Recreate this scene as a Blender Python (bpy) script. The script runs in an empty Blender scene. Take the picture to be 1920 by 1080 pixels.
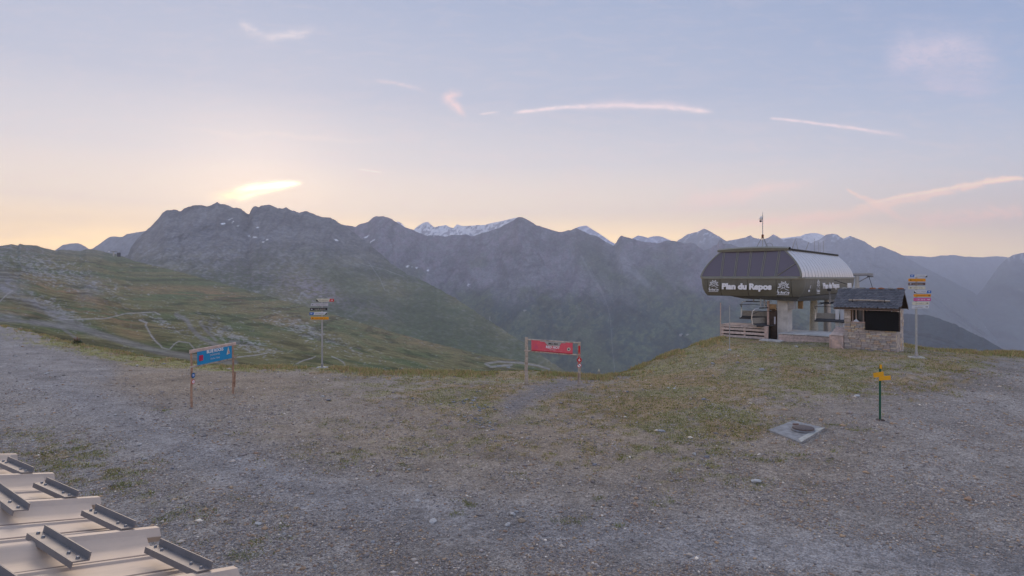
import bpy, math, random
import numpy as np
from mathutils import Vector, Matrix

SC = bpy.context.scene
COL = SC.collection
random.seed(7)
RNG = np.random.default_rng(11)

# ------------------------------------------------------------------ camera
F = 1100.0          # focal length in photo pixels (1920 wide)
HR = 520.0          # photo row of the horizon
CZ = 5.4            # eye height in metres above the gravel
cam = bpy.data.cameras.new('camera')
cam.sensor_width = 36.0
cam.lens = 36.0 * F / 1920.0
cam.shift_y = -(540.0 - HR) / 1920.0
cam.clip_start = 0.1
cam.clip_end = 60000.0
camo = bpy.data.objects.new('camera', cam)
COL.objects.link(camo)
camo.location = (0, 0, CZ)
camo.rotation_euler = (math.radians(90), 0, 0)
SC.camera = camo

# ------------------------------------------------------------------ view
SC.render.engine = 'CYCLES'
SC.view_settings.view_transform = 'Standard'
SC.view_settings.look = 'None'
SC.view_settings.exposure = 0.0
SC.view_settings.gamma = 1.0
SC.view_settings.use_curve_mapping = False
SC.cycles.use_denoising = True
SC.cycles.volume_bounces = 1
SC.cycles.max_bounces = 6
SC.cycles.diffuse_bounces = 2
SC.cycles.glossy_bounces = 3
SC.cycles.transparent_max_bounces = 12

# ------------------------------------------------------------------ sky
SUN_U = (480.0 - 960.0) / F
SUN_V = (HR - 372.0) / F
SUN_AZ = math.atan2(SUN_U, 1.0)          # from +Y towards +X
SUN_EL = math.atan2(SUN_V, math.hypot(SUN_U, 1.0))
SUN_DIR = Vector((SUN_U, 1.0, SUN_V)).normalized()


class NB:
    """small helper that writes math nodes"""
    def __init__(s, nt):
        s.nt = nt

    def n(s, typ, **kw):
        nd = s.nt.nodes.new(typ)
        for k, v in kw.items():
            setattr(nd, k, v)
        return nd

    def lk(s, a, b):
        s.nt.links.new(a, b)

    def put(s, sock, v):
        if hasattr(v, 'links') or hasattr(v, 'is_output'):
            s.lk(v, sock)
        else:
            sock.default_value = v

    def m(s, op, a, b=0.0, c=0.0, clamp=False):
        nd = s.n('ShaderNodeMath', operation=op, use_clamp=clamp)
        s.put(nd.inputs[0], a)
        s.put(nd.inputs[1], b)
        s.put(nd.inputs[2], c)
        return nd.outputs[0]

    def ss(s, v, lo, hi, a=0.0, b=1.0):
        nd = s.n('ShaderNodeMapRange', interpolation_type='SMOOTHSTEP')
        s.put(nd.inputs['Value'], v)
        nd.inputs['From Min'].default_value = lo
        nd.inputs['From Max'].default_value = hi
        nd.inputs['To Min'].default_value = a
        nd.inputs['To Max'].default_value = b
        return nd.outputs[0]

    def mix(s, fac, a, b, mode='MIX'):
        nd = s.n('ShaderNodeMix', data_type='RGBA', blend_type=mode)
        s.put(nd.inputs[0], fac)
        s.put(nd.inputs[6], a)
        s.put(nd.inputs[7], b)
        return nd.outputs[2]

    def ramp(s, fac, stops, interp='LINEAR'):
        nd = s.n('ShaderNodeValToRGB')
        nd.color_ramp.interpolation = interp
        el = nd.color_ramp.elements
        while len(el) < len(stops):
            el.new(0.5)
        for e, (p, c) in zip(el, stops):
            e.position = p
            e.color = (c[0], c[1], c[2], 1)
        s.put(nd.inputs[0], fac)
        return nd.outputs[0]

    def noise(s, vec, scale, detail=4.0, rough=0.55, dist=0.0):
        nd = s.n('ShaderNodeTexNoise')
        s.put(nd.inputs['Vector'], vec)
        nd.inputs['Scale'].default_value = scale
        nd.inputs['Detail'].default_value = detail
        nd.inputs['Roughness'].default_value = rough
        nd.inputs['Distortion'].default_value = dist
        return nd.outputs['Fac']

    def comb(s, x, y, z):
        nd = s.n('ShaderNodeCombineXYZ')
        s.put(nd.inputs[0], x)
        s.put(nd.inputs[1], y)
        s.put(nd.inputs[2], z)
        return nd.outputs[0]


def lin(c):
    c = c / 255.0
    return c / 12.92 if c <= 0.04045 else ((c + 0.055) / 1.055) ** 2.4


def rgb(r, g, b):
    return (lin(r), lin(g), lin(b))


world = bpy.data.worlds.new('World')
SC.world = world
world.use_nodes = True
wnt = world.node_tree
wnt.nodes.clear()
W = NB(wnt)
tc = W.n('ShaderNodeTexCoord')
sep = W.n('ShaderNodeSeparateXYZ')
W.lk(tc.outputs['Generated'], sep.inputs[0])
dx, dy, dz = sep.outputs[0], sep.outputs[1], sep.outputs[2]
hor = W.m('SQRT', W.m('ADD', W.m('MULTIPLY', dx, dx), W.m('MULTIPLY', dy, dy)))
tane = W.m('DIVIDE', dz, W.m('MAXIMUM', hor, 0.001))
elev = W.m('MULTIPLY', tane, 2.0)          # ramp position, 1.0 = 26.6 deg
# azimuth closeness to the sun
h = math.hypot(SUN_DIR.x, SUN_DIR.y)
sx, sy = SUN_DIR.x / h, SUN_DIR.y / h
cosaz = W.m('DIVIDE', W.m('ADD', W.m('MULTIPLY', dx, sx), W.m('MULTIPLY', dy, sy)), W.m('MAXIMUM', hor, 0.001))
sunside = W.ss(cosaz, 0.25, 1.0)
# ---- ramps: colour against elevation (linear values above the haze)
RAMP_SUN = [(0.0, (3.5, 2.2, .62)), (0.10, (2.95, 1.95, .70)), (0.22, (1.50, 1.19, .86)), (0.38, (.96, .88, .86)), (0.60, (.61, .64, .77)), (1.0, (.42, .50, .70))]
RAMP_OFF = [(0.0, (1.50, 1.15, .72)), (0.06, (1.66, 1.25, .74)), (0.16, (.98, .83, .73)), (0.30, (.69, .72, .82)), (0.50, (.42, .53, .76)), (0.75, (.31, .42, .67)), (1.0, (.28, .39, .63))]
c_sun = W.ramp(elev, [(p, tuple(x / 3 for x in c)) for p, c in RAMP_SUN])
c_off = W.ramp(elev, [(p, tuple(x / 3 for x in c)) for p, c in RAMP_OFF])
grad = W.mix(sunside, c_off, c_sun)
# sky opposite the dawn, out of view: warm boost added to fill camera-facing sides
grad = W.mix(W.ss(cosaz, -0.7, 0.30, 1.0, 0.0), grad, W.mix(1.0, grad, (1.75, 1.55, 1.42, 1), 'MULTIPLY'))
# glow round the hidden sun
vdot = W.n('ShaderNodeVectorMath', operation='DOT_PRODUCT')
W.lk(tc.outputs['Generated'], vdot.inputs[0])
vdot.inputs[1].default_value = SUN_DIR
cg = W.m('MAXIMUM', vdot.outputs['Value'], 0.0)
glow1 = W.m('MULTIPLY', W.m('POWER', cg, 160.0), 0.09)
glow2 = W.m('MULTIPLY', W.m('POWER', cg, 18.0), 0.035)
gl = W.m('ADD', glow1, glow2)
grad = W.mix(1.0, grad, W.mix(gl, (0, 0, 0, 1), (1.0, .62, .25, 1)), 'ADD')
# gnomonic sky coordinates (direction only) for cirrus and contrails
yy = W.m('MAXIMUM', dy, 0.02)
gu = W.m('DIVIDE', dx, yy)
gv = W.m('DIVIDE', dz, yy)
front = W.ss(dy, 0.05, 0.25)
wob = W.m('MULTIPLY', W.m('SUBTRACT', W.noise(W.comb(gu, gv, 0.0), 9.0, 5.0, 0.6), 0.5), 0.030)
wob2 = W.m('MULTIPLY', W.m('SUBTRACT', W.noise(W.comb(gv, gu, 3.0), 30.0, 4.0, 0.6), 0.5), 0.012)
streak = W.noise(W.comb(W.m('MULTIPLY', gu, 14.0), W.m('MULTIPLY', gv, 60.0), 1.0), 1.0, 6.0, 0.65, 0.6)
fine = W.noise(W.comb(W.m('MULTIPLY', gu, 40.0), W.m('MULTIPLY', gv, 90.0), 5.0), 1.0, 6.0, 0.7, 1.0)


def uv(px, py):
    return ((px - 960.0) / F, (HR - py) / F)


def cloud(x0, y0, x1, y1, w0, w1, bend, col, amt, rough=0.5, soft=0.25, head=0.10):
    """a tapered streak of ice cloud between two sky directions"""
    u0, v0 = uv(x0, y0)
    u1, v1 = uv(x1, y1)
    L = math.hypot(u1 - u0, v1 - v0)
    tx, ty = (u1 - u0) / L, (v1 - v0) / L
    du = W.m('SUBTRACT', gu, u0)
    dv = W.m('SUBTRACT', gv, v0)
    s_ = W.m('DIVIDE', W.m('ADD', W.m('MULTIPLY', du, tx), W.m('MULTIPLY', dv, ty)), L)
    t_ = W.m('SUBTRACT', W.m('MULTIPLY', dv, tx), W.m('MULTIPLY', du, ty))
    t_ = W.m('ADD', t_, W.m('MULTIPLY', wob, rough))
    t_ = W.m('ADD', t_, W.m('MULTIPLY', wob2, rough))
    arch = W.m('MULTIPLY', W.m('MULTIPLY', s_, W.m('SUBTRACT', 1.0, s_)), 4.0 * bend / F)
    t_ = W.m('SUBTRACT', t_, arch)
    wd = W.m('ADD', w0 / F, W.m('MULTIPLY', s_, (w1 - w0) / F))
    wd = W.m('MAXIMUM', wd, 0.4 / F)
    q = W.m('DIVIDE', t_, wd)
    g = W.m('POWER', 2.718, W.m('MULTIPLY', W.m('MULTIPLY', q, q), -1.0))
    a = W.ss(s_, 0.0, head)
    b = W.ss(s_, 1.0 - soft, 1.0, 1.0, 0.0)
    k = W.m('MULTIPLY', W.m('MULTIPLY', a, b), g)
    tex = W.ss(fine, 0.30, 0.62, 0.40, 1.0)
    k = W.m('MULTIPLY', W.m('MULTIPLY', k, tex), W.m('MULTIPLY', front, amt * 1.4), clamp=True)
    return k, col


CL = [
    # bright sunlit cloud over the ridge
    (430, 369, 572, 341, 11, 3, 3, (4.6, 3.6, 2.0), 1.2, 0.22, 0.30, 0.30),
    (405, 374, 560, 350, 6, 3, 3, (3.0, 2.2, 1.1), 0.8, 0.25, 0.5, 0.3),
    (380, 372, 500, 366, 9, 6, 3, (2.9, 2.0, 1.0), 0.5, 0.6, 0.5, 0.4),
    # long contrail
    (955, 213, 1345, 211, 3.2, 4.5, 14, (1.12, .92, .93), .85, 0.25, 0.10, 0.08),
    (1040, 204, 1345, 206, 9, 8, 9, (.95, .80, .86), .40, 0.5, 0.3, 0.3),
    (1440, 222, 1710, 256, 2.4, 3.5, 2, (1.05, .88, .92), .85, 0.30, 0.35, 0.05),
    # small cirrus, upper left
    (445, 34, 500, 76, 7, 9, 0, (.98, .86, .88), .45, 1.0, 0.4, 0.3),
    (480, 66, 600, 52, 9, 7, -8, (.98, .86, .88), .55, 0.9, 0.4, 0.3),
    (690, 148, 810, 172, 4, 4, 2, (1.0, .82, .84), .38, 0.7, 0.4, 0.3),
    (828, 172, 880, 222, 11, 4, 0, (1.15, .84, .82), .70, 0.9, 0.4, 0.25),
    (838, 178, 872, 172, 7, 5, 0, (1.15, .84, .82), .5, 0.9, 0.4, 0.25),
    (895, 214, 940, 210, 2, 2, 0, (1.1, .92, .92), .7, 0.3, 0.4, 0.3),
    (668, 316, 722, 324, 1.2, 1.2, 0, (1.5, 1.2, 1.0), .9, 0.1, 0.3, 0.2),
    # pale veil, upper right
    (1640, 110, 1900, 140, 40, 48, 16, (.66, .64, .80), .60, 2.2, 0.3, 0.2),
    (1655, 120, 1850, 75, 14, 22, 0, (.74, .68, .82), .50, 1.6, 0.4, 0.25),
    (1700, 150, 1880, 170, 10, 16, 0, (.70, .66, .82), .45, 1.8, 0.4, 0.3),
    # peach bands over the right hand ranges
    (1400, 450, 1930, 332, 12, 3.5, 8, (1.75, 1.08, .74), .42, 1.3, 0.05, 0.35),
    (1590, 392, 1925, 333, 3, 4, 6, (1.8, 1.22, .84), .60, 0.5, 0.05, 0.25),
    (1584, 352, 1720, 425, 2.5, 9, 0, (1.7, 1.08, .78), .50, 1.0, 0.5, 0.08),
    (1230, 400, 1560, 345, 14, 12, 10, (1.5, 1.0, .82), .42, 1.4, 0.4, 0.3),
    (1270, 432, 1640, 405, 6, 7, 6, (2.0, 1.15, .80), .45, 1.0, 0.4, 0.3),
    (300, 246, 760, 270, 4, 6, 4, (1.4, 1.10, .92), .14, 1.2, 0.4, 0.3),
    (1660, 412, 1925, 402, 10, 14, 0, (1.8, 1.1, .78), .45, 1.2, 0.05, 0.3),
]
for c in CL:
    k, colr = cloud(*c)
    grad = W.mix(k, grad, tuple(x / 3 for x in colr) + (1,))
# faint general cirrus texture
veil = W.m('MULTIPLY', W.ss(streak, 0.42, 0.72), W.m('MULTIPLY', front, W.ss(gv, 0.0, 0.35, 0.20, 0.07)))
grad = W.mix(veil, grad, (.42, .30, .27, 1))
# below the horizon the world is the dull colour of the land
grad = W.mix(W.ss(dz, -0.06, -0.01), (.035, .037, .040, 1), grad)
# physical sky underneath, blended in
nish = W.n('ShaderNodeTexSky', sky_type='NISHITA')
nish.sun_disc = False
nish.sun_elevation = SUN_EL
nish.sun_rotation = SUN_AZ
nish.altitude = 2300
nish.dust_density = 2.0
nish.air_density = 1.0
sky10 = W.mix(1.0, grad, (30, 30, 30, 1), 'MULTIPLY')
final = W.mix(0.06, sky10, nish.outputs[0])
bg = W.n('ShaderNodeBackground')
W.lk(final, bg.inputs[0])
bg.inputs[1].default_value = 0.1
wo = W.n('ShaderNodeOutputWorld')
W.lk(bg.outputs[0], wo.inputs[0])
world.cycles.sampling_method = 'MANUAL'
world.cycles.sample_map_resolution = 1024

# soft sun: it is still behind the ridge and its cloud
sl = bpy.data.lights.new('sun', 'SUN')
sl.energy = 1.3
sl.angle = math.radians(30)
sl.color = (1.0, .80, .60)
so = bpy.data.objects.new('sun', sl)
COL.objects.link(so)
sd = Vector((SUN_U, 1.0, math.tan(math.radians(24)) * math.hypot(SUN_U, 1.0)))
so.rotation_euler = sd.to_track_quat('Z', 'Y').to_euler()
so.location = (-30, 60, 60)


# ------------------------------------------------------------------ tagging
def tag(o, label=None, cat=None, group=None, kind=None):
    if label:
        o['label'] = label
    if cat:
        o['category'] = cat
    if group:
        o['group'] = group
    if kind:
        o['kind'] = kind
    return o


def empty(name, loc, rz=0.0, label=None, cat=None, group=None):
    o = bpy.data.objects.new(name, None)
    COL.objects.link(o)
    o.location = loc
    o.rotation_euler = (0, 0, rz)
    o.empty_display_size = 0.2
    return tag(o, label, cat, group)


# ------------------------------------------------------------------ materials
MATS = {}


def mat(name, color, rough=0.8, metal=0.0, var=0.0, vscale=8.0, bump=0.0, bscale=30.0, spec=0.3, emis=None, tint=None, stretch=None):
    m = bpy.data.materials.new(name)
    m.use_nodes = True
    nt = m.node_tree
    B = NB(nt)
    p = nt.nodes['Principled BSDF']
    p.inputs['Roughness'].default_value = rough
    p.inputs['Metallic'].default_value = metal
    p.inputs['Specular IOR Level'].default_value = spec
    base = (color[0], color[1], color[2], 1)
    t = B.n('ShaderNodeTexCoord')
    vec = t.outputs['Object']
    if stretch:
        mp = B.n('ShaderNodeMapping')
        mp.inputs['Scale'].default_value = stretch
        B.lk(vec, mp.inputs[0])
        vec = mp.outputs[0]
    if var > 0:
        nz = B.noise(vec, vscale, 6, 0.65)
        f = B.ss(nz, 0.25, 0.75, 1.0 - var, 1.0 + var)
        v = B.n('ShaderNodeVectorMath', operation='SCALE')
        v.inputs[0].default_value = base[:3]
        B.lk(f, v.inputs['Scale'])
        outc = v.outputs[0]
        if tint:
            n2 = B.noise(vec, vscale * 0.35, 3, 0.5)
            outc = B.mix(B.ss(n2, 0.5, 0.7, 0, 0.6), outc, tint + (1,))
        B.lk(outc, p.inputs['Base Color'])
        B.lk(B.ss(nz, 0.2, 0.8, max(rough - .1, .05), min(rough + .1, 1)), p.inputs['Roughness'])
    else:
        p.inputs['Base Color'].default_value = base
    if bump > 0:
        bn = B.n('ShaderNodeBump')
        bn.inputs['Strength'].default_value = bump
        bn.inputs['Distance'].default_value = 0.02
        B.lk(B.noise(vec, bscale, 5, 0.6), bn.inputs['Height'])
        B.lk(bn.outputs[0], p.inputs['Normal'])
    MATS[name] = m
    return m


def add_streaks(name, scale, amount, col):
    m = MATS[name]
    B = NB(m.node_tree)
    p = m.node_tree.nodes['Principled BSDF']
    src = p.inputs['Base Color'].links[0].from_socket
    t = B.n('ShaderNodeTexCoord')
    mp = B.n('ShaderNodeMapping')
    mp.inputs['Scale'].default_value = scale
    B.lk(t.outputs['Object'], mp.inputs[0])
    f = B.ss(B.noise(mp.outputs[0], 1.0, 7, .7), .48, .74, 0.0, amount)
    B.lk(B.mix(f, src, col + (1,)), p.inputs['Base Color'])


def mat_random(name, stops, rough=0.85, var=0.25, vscale=12.0, bump=0.5, bscale=25.0, spec=0.3):
    """colour picked per object from a ramp, plus grain"""
    m = bpy.data.materials.new(name)
    m.use_nodes = True
    nt = m.node_tree
    B = NB(nt)
    p = nt.nodes['Principled BSDF']
    p.inputs['Roughness'].default_value = rough
    p.inputs['Specular IOR Level'].default_value = spec
    oi = B.n('ShaderNodeObjectInfo')
    n = len(stops)
    col = B.ramp(oi.outputs['Random'], [(i / n, c) for i, c in enumerate(stops)], 'CONSTANT')
    t = B.n('ShaderNodeTexCoord')
    nz = B.noise(t.outputs['Object'], vscale, 6, 0.65)
    v = B.n('ShaderNodeVectorMath', operation='SCALE')
    B.lk(col, v.inputs[0])
    B.lk(B.ss(nz, 0.25, 0.75, 1 - var, 1 + var), v.inputs['Scale'])
    B.lk(v.outputs[0], p.inputs['Base Color'])
    bn = B.n('ShaderNodeBump')
    bn.inputs['Strength'].default_value = bump
    bn.inputs['Distance'].default_value = 0.02
    B.lk(B.noise(t.outputs['Object'], bscale, 5, 0.6), bn.inputs['Height'])
    B.lk(bn.outputs[0], p.inputs['Normal'])
    MATS[name] = m
    return m


mat('olive', (.175, .167, .135), .5, 0.0, .10, 2.0, spec=.4)
mat('olive_dark', (.030, .029, .025), .7, 0.0, .2, 2.0)
mat('frame_olive', (.24, .23, .185), .5, 0.2, .1, 4.0)
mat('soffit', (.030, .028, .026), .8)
mat('hull', (.14, .145, .15), .5, .3, .2, 1.5)
mat('concrete', (.60, .565, .52), .85, 0, .14, 2.5, .3, 12, tint=(.34, .31, .28))
mat('concrete_old', (.34, .34, .33), .95, 0, .35, 6, .6, 20, tint=(.16, .15, .14))
mat('concrete_pale', (.46, .45, .40), .95, 0, .25, 10, .5, 25)
mat('steel', (.34, .34, .35), .45, .7, .12, 6)
mat('steel_dark', (.07, .07, .075), .5, .6, .2, 6)
mat('galv', (.40, .41, .42), .5, .5, .15, 10)
mat('rust', (.20, .085, .045), .85, .1, .4, 14, .3, 30)
mat('white', (.78, .78, .78), .6, 0, .03, 5)
mat('letter_white', (.85, .84, .86), .6)
mat('logo_white', (.72, .72, .74), .6)
mat('black_board', (.008, .008, .009), .75, 0, .2, 3)
mat('cable', (.02, .02, .02), .6)
mat('wood', (.36, .28, .24), .85, 0, .28, 4, .4, 18, stretch=(1.0, 9, 9))
mat('wood_pale', (.60, .44, .37), .85, 0, .22, 5, .4, 18)
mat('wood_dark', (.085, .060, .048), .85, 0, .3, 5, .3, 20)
mat('log', (.40, .25, .17), .85, 0, .35, 7, .5, 22, tint=(.17, .09, .06))
mat('log_grey', (.46, .39, .32), .85, 0, .3, 9, .5, 22, tint=(.20, .12, .08))
mat('plate', (.42, .42, .40), .5, .2, .1, 3)
mat('timber_warm', (.42, .27, .14), .8, 0, .2, 5)
mat('blue_banner', (.02, .27, .52), .6, 0, .06, 4)
mat('red_banner', (.72, .115, .150), .6, 0, .10, 4)
mat('red_deep', (.40, .012, .035), .6)
mat('magenta', (.52, .03, .11), .6)
mat('sign_red', (.55, .02, .025), .55)
mat('sign_blue', (.01, .12, .42), .55)
mat('sign_orange', (.72, .30, .02), .55, 0, .05, 6)
mat('sign_yellow', (.72, .36, .015), .55, 0, .06, 6)
mat('sign_brown', (.12, .075, .075), .6)
mat('sign_black', (.03, .028, .035), .6)
mat('sign_cream', (.62, .60, .48), .6, 0, .05, 6)
mat('sign_white', (.60, .62, .66), .6, 0, .05, 6)
mat('sign_grey', (.52, .51, .55), .6, 0, .05, 6)
mat('sign_pink', (.52, .11, .30), .6, 0, .05, 6)
mat('sign_ink', (.02, .02, .025), .7)
mat('ink_soft', (.16, .15, .16), .7)
mat('ink_orange', (.36, .13, .02), .7)
mat('teal_paint', (.01, .12, .20), .6)
mat('green_pole', (.012, .095, .055), .5, .1, .1, 6)
mat('seat_pad', (.085, .085, .088), .8, 0, .1, 6)
mat('chair_back', (.33, .31, .27), .7, 0, .15, 6)
mat('chrome', (.62, .62, .64), .3, .9)
mat('roof_sheet', (.60, .46, .35), .5, .05, .12, 2.2, .03, 5, spec=.4, tint=(.64, .52, .43))
mat('roof_line', (.26, .19, .16), .7)
mat('guard', (.26, .235, .225), .5, .35, .12, 7)
mat('wall_render', (.45, .38, .30), .9, 0, .12, 2, .3, 20)
mat('cast_iron', (.16, .13, .12), .75, .3, .3, 14, .3, 30)
mat('slate_under', (.06, .045, .035), .9)
mat_random('stone_mix', [(0.49, 0.43, 0.39), (0.42, 0.37, 0.35), (0.57, 0.50, 0.42), (0.59, 0.44, 0.31), (0.47, 0.40, 0.35), (0.37, 0.35, 0.34), (0.62, 0.54, 0.47), (0.50, 0.38, 0.29), (0.47, 0.40, 0.37), (0.63, 0.55, 0.41), (0.45, 0.40, 0.37), (0.54, 0.48, 0.42)], .9, .22, 5, .6, 12)
mat_random('slate_mix', [(.105, .105, .118), (.080, .082, .094), (.13, .13, .142), (.092, .094, .106), (.115, .112, .124)], .55, .3, 6, .4, 18, .5)
mat_random('plank_mix', [(.62, .48, .42), (.55, .43, .38), (.66, .53, .47), (.58, .48, .43)], .85, .25, 5, .4, 14)
mat_random('rock_grey', [(.25, .25, .27), (.33, .33, .34), (.20, .20, .22), (.38, .37, .36)], .95, .3, 5, .7, 9)
mat('mortar', (.30, .27, .24), .95, 0, .2, 6)
mat('slab_pad', (.30, .295, .29), .95, 0, .3, 5, .6, 20, tint=(.22, .21, .20))
mat('slab_dark', (.23, .23, .24), .95, 0, .3, 5, .6, 20, tint=(.17, .165, .16))
mat('rock_rust', (.33, .15, .08), .95, 0, .3, 6, .7, 10)
mat('rock_pale', (.50, .49, .47), .95, 0, .25, 6, .7, 10)
mat('rock_tan', (.36, .28, .20), .95, 0, .3, 6, .7, 10)


def mat_glass():
    m = bpy.data.materials.new('tinted_glass')
    m.use_nodes = True
    nt = m.node_tree
    nt.nodes.clear()
    B = NB(nt)
    tr = B.n('ShaderNodeBsdfTransparent')
    tr.inputs[0].default_value = (.20, .19, .26, 1)
    gl = B.n('ShaderNodeBsdfGlossy')
    gl.inputs['Color'].default_value = (.9, .88, 1, 1)
    gl.inputs['Roughness'].default_value = .04
    df = B.n('ShaderNodeBsdfDiffuse')
    df.inputs[0].default_value = (.25, .215, .25, 1)
    m1 = B.n('ShaderNodeMixShader')
    m1.inputs[0].default_value = .62
    B.lk(tr.outputs[0], m1.inputs[1])
    B.lk(df.outputs[0], m1.inputs[2])
    fr = B.n('ShaderNodeFresnel')
    fr.inputs[0].default_value = 1.45
    m2 = B.n('ShaderNodeMixShader')
    B.lk(fr.outputs[0], m2.inputs[0])
    B.lk(m1.outputs[0], m2.inputs[1])
    B.lk(gl.outputs[0], m2.inputs[2])
    o = B.n('ShaderNodeOutputMaterial')
    B.lk(m2.outputs[0], o.inputs[0])
    MATS['tinted_glass'] = m


mat_glass()
mat('cladding', (.70, .665, .65), .38, .6, .03, .5)
add_streaks('roof_sheet', (9, 1.2, 4), .45, (.36, .29, .24))
add_streaks('cladding', (.6, 3, .5), .25, (.45, .42, .40))
add_streaks('olive', (1.2, 1.2, .4), .35, (.10, .095, .08))
add_streaks('concrete', (3, 3, .6), .40, (.36, .33, .30))
mat('window_glass', (.05, .055, .06), .08, 0, 0, spec=.8)


# ------------------------------------------------------------------ mesh builder
class MB:
    def __init__(s):
        s.v = []
        s.f = []

    def quad(s, pts):
        b = len(s.v)
        s.v += [tuple(p) for p in pts]
        s.f.append(tuple(range(b, b + len(pts))))
        return s

    def box(s, x0, x1, y0, y1, z0, z1, bev=0.0):
        b = len(s.v)
        if bev > 0:
            # chamfered box: 24 corners
            e = bev
            pts = []
            for (X, sx_) in ((x0, 1), (x1, -1)):
                for (Y, sy_) in ((y0, 1), (y1, -1)):
                    for (Z, sz_) in ((z0, 1), (z1, -1)):
                        pts += [(X, Y + e * sy_, Z + e * sz_), (X + e * sx_, Y, Z + e * sz_), (X + e * sx_, Y + e * sy_, Z)]
            s.v += pts

            def ix(i, j, k, a):
                return b + ((i * 2 + j) * 2 + k) * 3 + a
            for i in (0, 1):
                q = [ix(i, 0, 0, 0), ix(i, 0, 1, 0), ix(i, 1, 1, 0), ix(i, 1, 0, 0)]
                s.f.append(tuple(q if i == 0 else q[::-1]))
                q = [ix(0, i, 0, 1), ix(1, i, 0, 1), ix(1, i, 1, 1), ix(0, i, 1, 1)]
                s.f.append(tuple(q if i == 0 else q[::-1]))
                q = [ix(0, 0, i, 2), ix(0, 1, i, 2), ix(1, 1, i, 2), ix(1, 0, i, 2)]
                s.f.append(tuple(q if i == 0 else q[::-1]))
            for i in (0, 1):
                for j in (0, 1):
                    s.f.append((ix(i, j, 0, 0), ix(i, j, 0, 1), ix(i, j, 1, 1), ix(i, j, 1, 0)))
                    s.f.append((ix(i, 0, j, 0), ix(i, 0, j, 2), ix(i, 1, j, 2), ix(i, 1, j, 0)))
                    s.f.append((ix(0, i, j, 1), ix(0, i, j, 2), ix(1, i, j, 2), ix(1, i, j, 1)))
            for i in (0, 1):
                for j in (0, 1):
                    for k in (0, 1):
                        s.f.append((ix(i, j, k, 0), ix(i, j, k, 1), ix(i, j, k, 2)))
            return s
        s.v += [(x0, y0, z0), (x1, y0, z0), (x1, y1, z0), (x0, y1, z0), (x0, y0, z1), (x1, y0, z1), (x1, y1, z1), (x0, y1, z1)]
        s.f += [tuple(b + i for i in q) for q in ((3, 2, 1, 0), (4, 5, 6, 7), (0, 1, 5, 4), (1, 2, 6, 5), (2, 3, 7, 6), (3, 0, 4, 7))]
        return s

    def prism(s, poly, d):
        """polygon (list of 3D points) extruded by vector d"""
        n = len(poly)
        b = len(s.v)
        d = Vector(d)
        s.v += [tuple(p) for p in poly] + [tuple(Vector(p) + d) for p in poly]
        s.f.append(tuple(b + i for i in range(n - 1, -1, -1)))
        s.f.append(tuple(b + n + i for i in range(n)))
        for i in range(n):
            j = (i + 1) % n
            s.f.append((b + i, b + j, b + n + j, b + n + i))
        return s

    def tube(s, pts, r, seg=8, r2=None, cap=True):
        pts = [Vector(p) for p in pts]
        n = len(pts)
        b = len(s.v)
        up = None
        for i, p in enumerate(pts):
            t = (pts[min(i + 1, n - 1)] - pts[max(i - 1, 0)]).normalized()
            if up is None:
                up = Vector((0, 0, 1)) if abs(t.z) < 0.9 else Vector((1, 0, 0))
            a = t.cross(up).normalized()
            c = a.cross(t).normalized()
            up = c
            rr = r if r2 is None else r + (r2 - r) * i / (n - 1)
            for k in range(seg):
                th = 2 * math.pi * k / seg
                s.v.append(tuple(p + a * rr * math.cos(th) + c * rr * math.sin(th)))
        for i in range(n - 1):
            for k in range(seg):
                k2 = (k + 1) % seg
                s.f.append((b + i * seg + k, b + i * seg + k2, b + (i + 1) * seg + k2, b + (i + 1) * seg + k))
        if cap:
            s.f.append(tuple(b + k for k in range(seg - 1, -1, -1)))
            s.f.append(tuple(b + (n - 1) * seg + k for k in range(seg)))
        return s

    def lathe(s, prof, c=(0, 0, 0), seg=24):
        b = len(s.v)
        for (r, z) in prof:
            for k in range(seg):
                th = 2 * math.pi * k / seg
                s.v.append((c[0] + r * math.cos(th), c[1] + r * math.sin(th), c[2] + z))
        for i in range(len(prof) - 1):
            for k in range(seg):
                k2 = (k + 1) % seg
                s.f.append((b + i * seg + k, b + i * seg + k2, b + (i + 1) * seg + k2, b + (i + 1) * seg + k))
        s.f.append(tuple(b + k for k in range(seg - 1, -1, -1)))
        s.f.append(tuple(b + (len(prof) - 1) * seg + k for k in range(seg)))
        return s

    def grid(s, P):
        """P[i][j] points -> quads"""
        b = len(s.v)
        n, m_ = len(P), len(P[0])
        for row in P:
            s.v += [tuple(p) for p in row]
        for i in range(n - 1):
            for j in range(m_ - 1):
                s.f.append((b + i * m_ + j, b + i * m_ + j + 1, b + (i + 1) * m_ + j + 1, b + (i + 1) * m_ + j))
        return s

    def mesh(s, name, m=None, smooth=False):
        me = bpy.data.meshes.new(name)
        me.from_pydata(s.v, [], s.f)
        me.update()
        if m:
            me.materials.append(MATS[m] if isinstance(m, str) else m)
        if smooth:
            me.shade_smooth()
            try:
                me.set_sharp_from_angle(angle=math.radians(40))
            except Exception:
                pass
        return me

    def build(s, name, m=None, parent=None, smooth=False, loc=None):
        o = bpy.data.objects.new(name, s.mesh(name, m, smooth))
        COL.objects.link(o)
        if parent is not None:
            o.parent = parent
        if loc is not None:
            o.location = loc
        return o


def link_obj(name, me, parent=None, loc=(0, 0, 0), rot=(0, 0, 0), scale=(1, 1, 1)):
    o = bpy.data.objects.new(name, me)
    COL.objects.link(o)
    o.parent = parent
    o.location = loc
    o.rotation_euler = rot
    o.scale = scale
    return o


def children(o):
    return [c for c in bpy.data.objects if c.parent is o]


def copy_tree(o, parent=None):
    c = o.copy()
    COL.objects.link(c)
    c.parent = parent
    for ch in children(o):
        copy_tree(ch, c)
    return c


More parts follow.
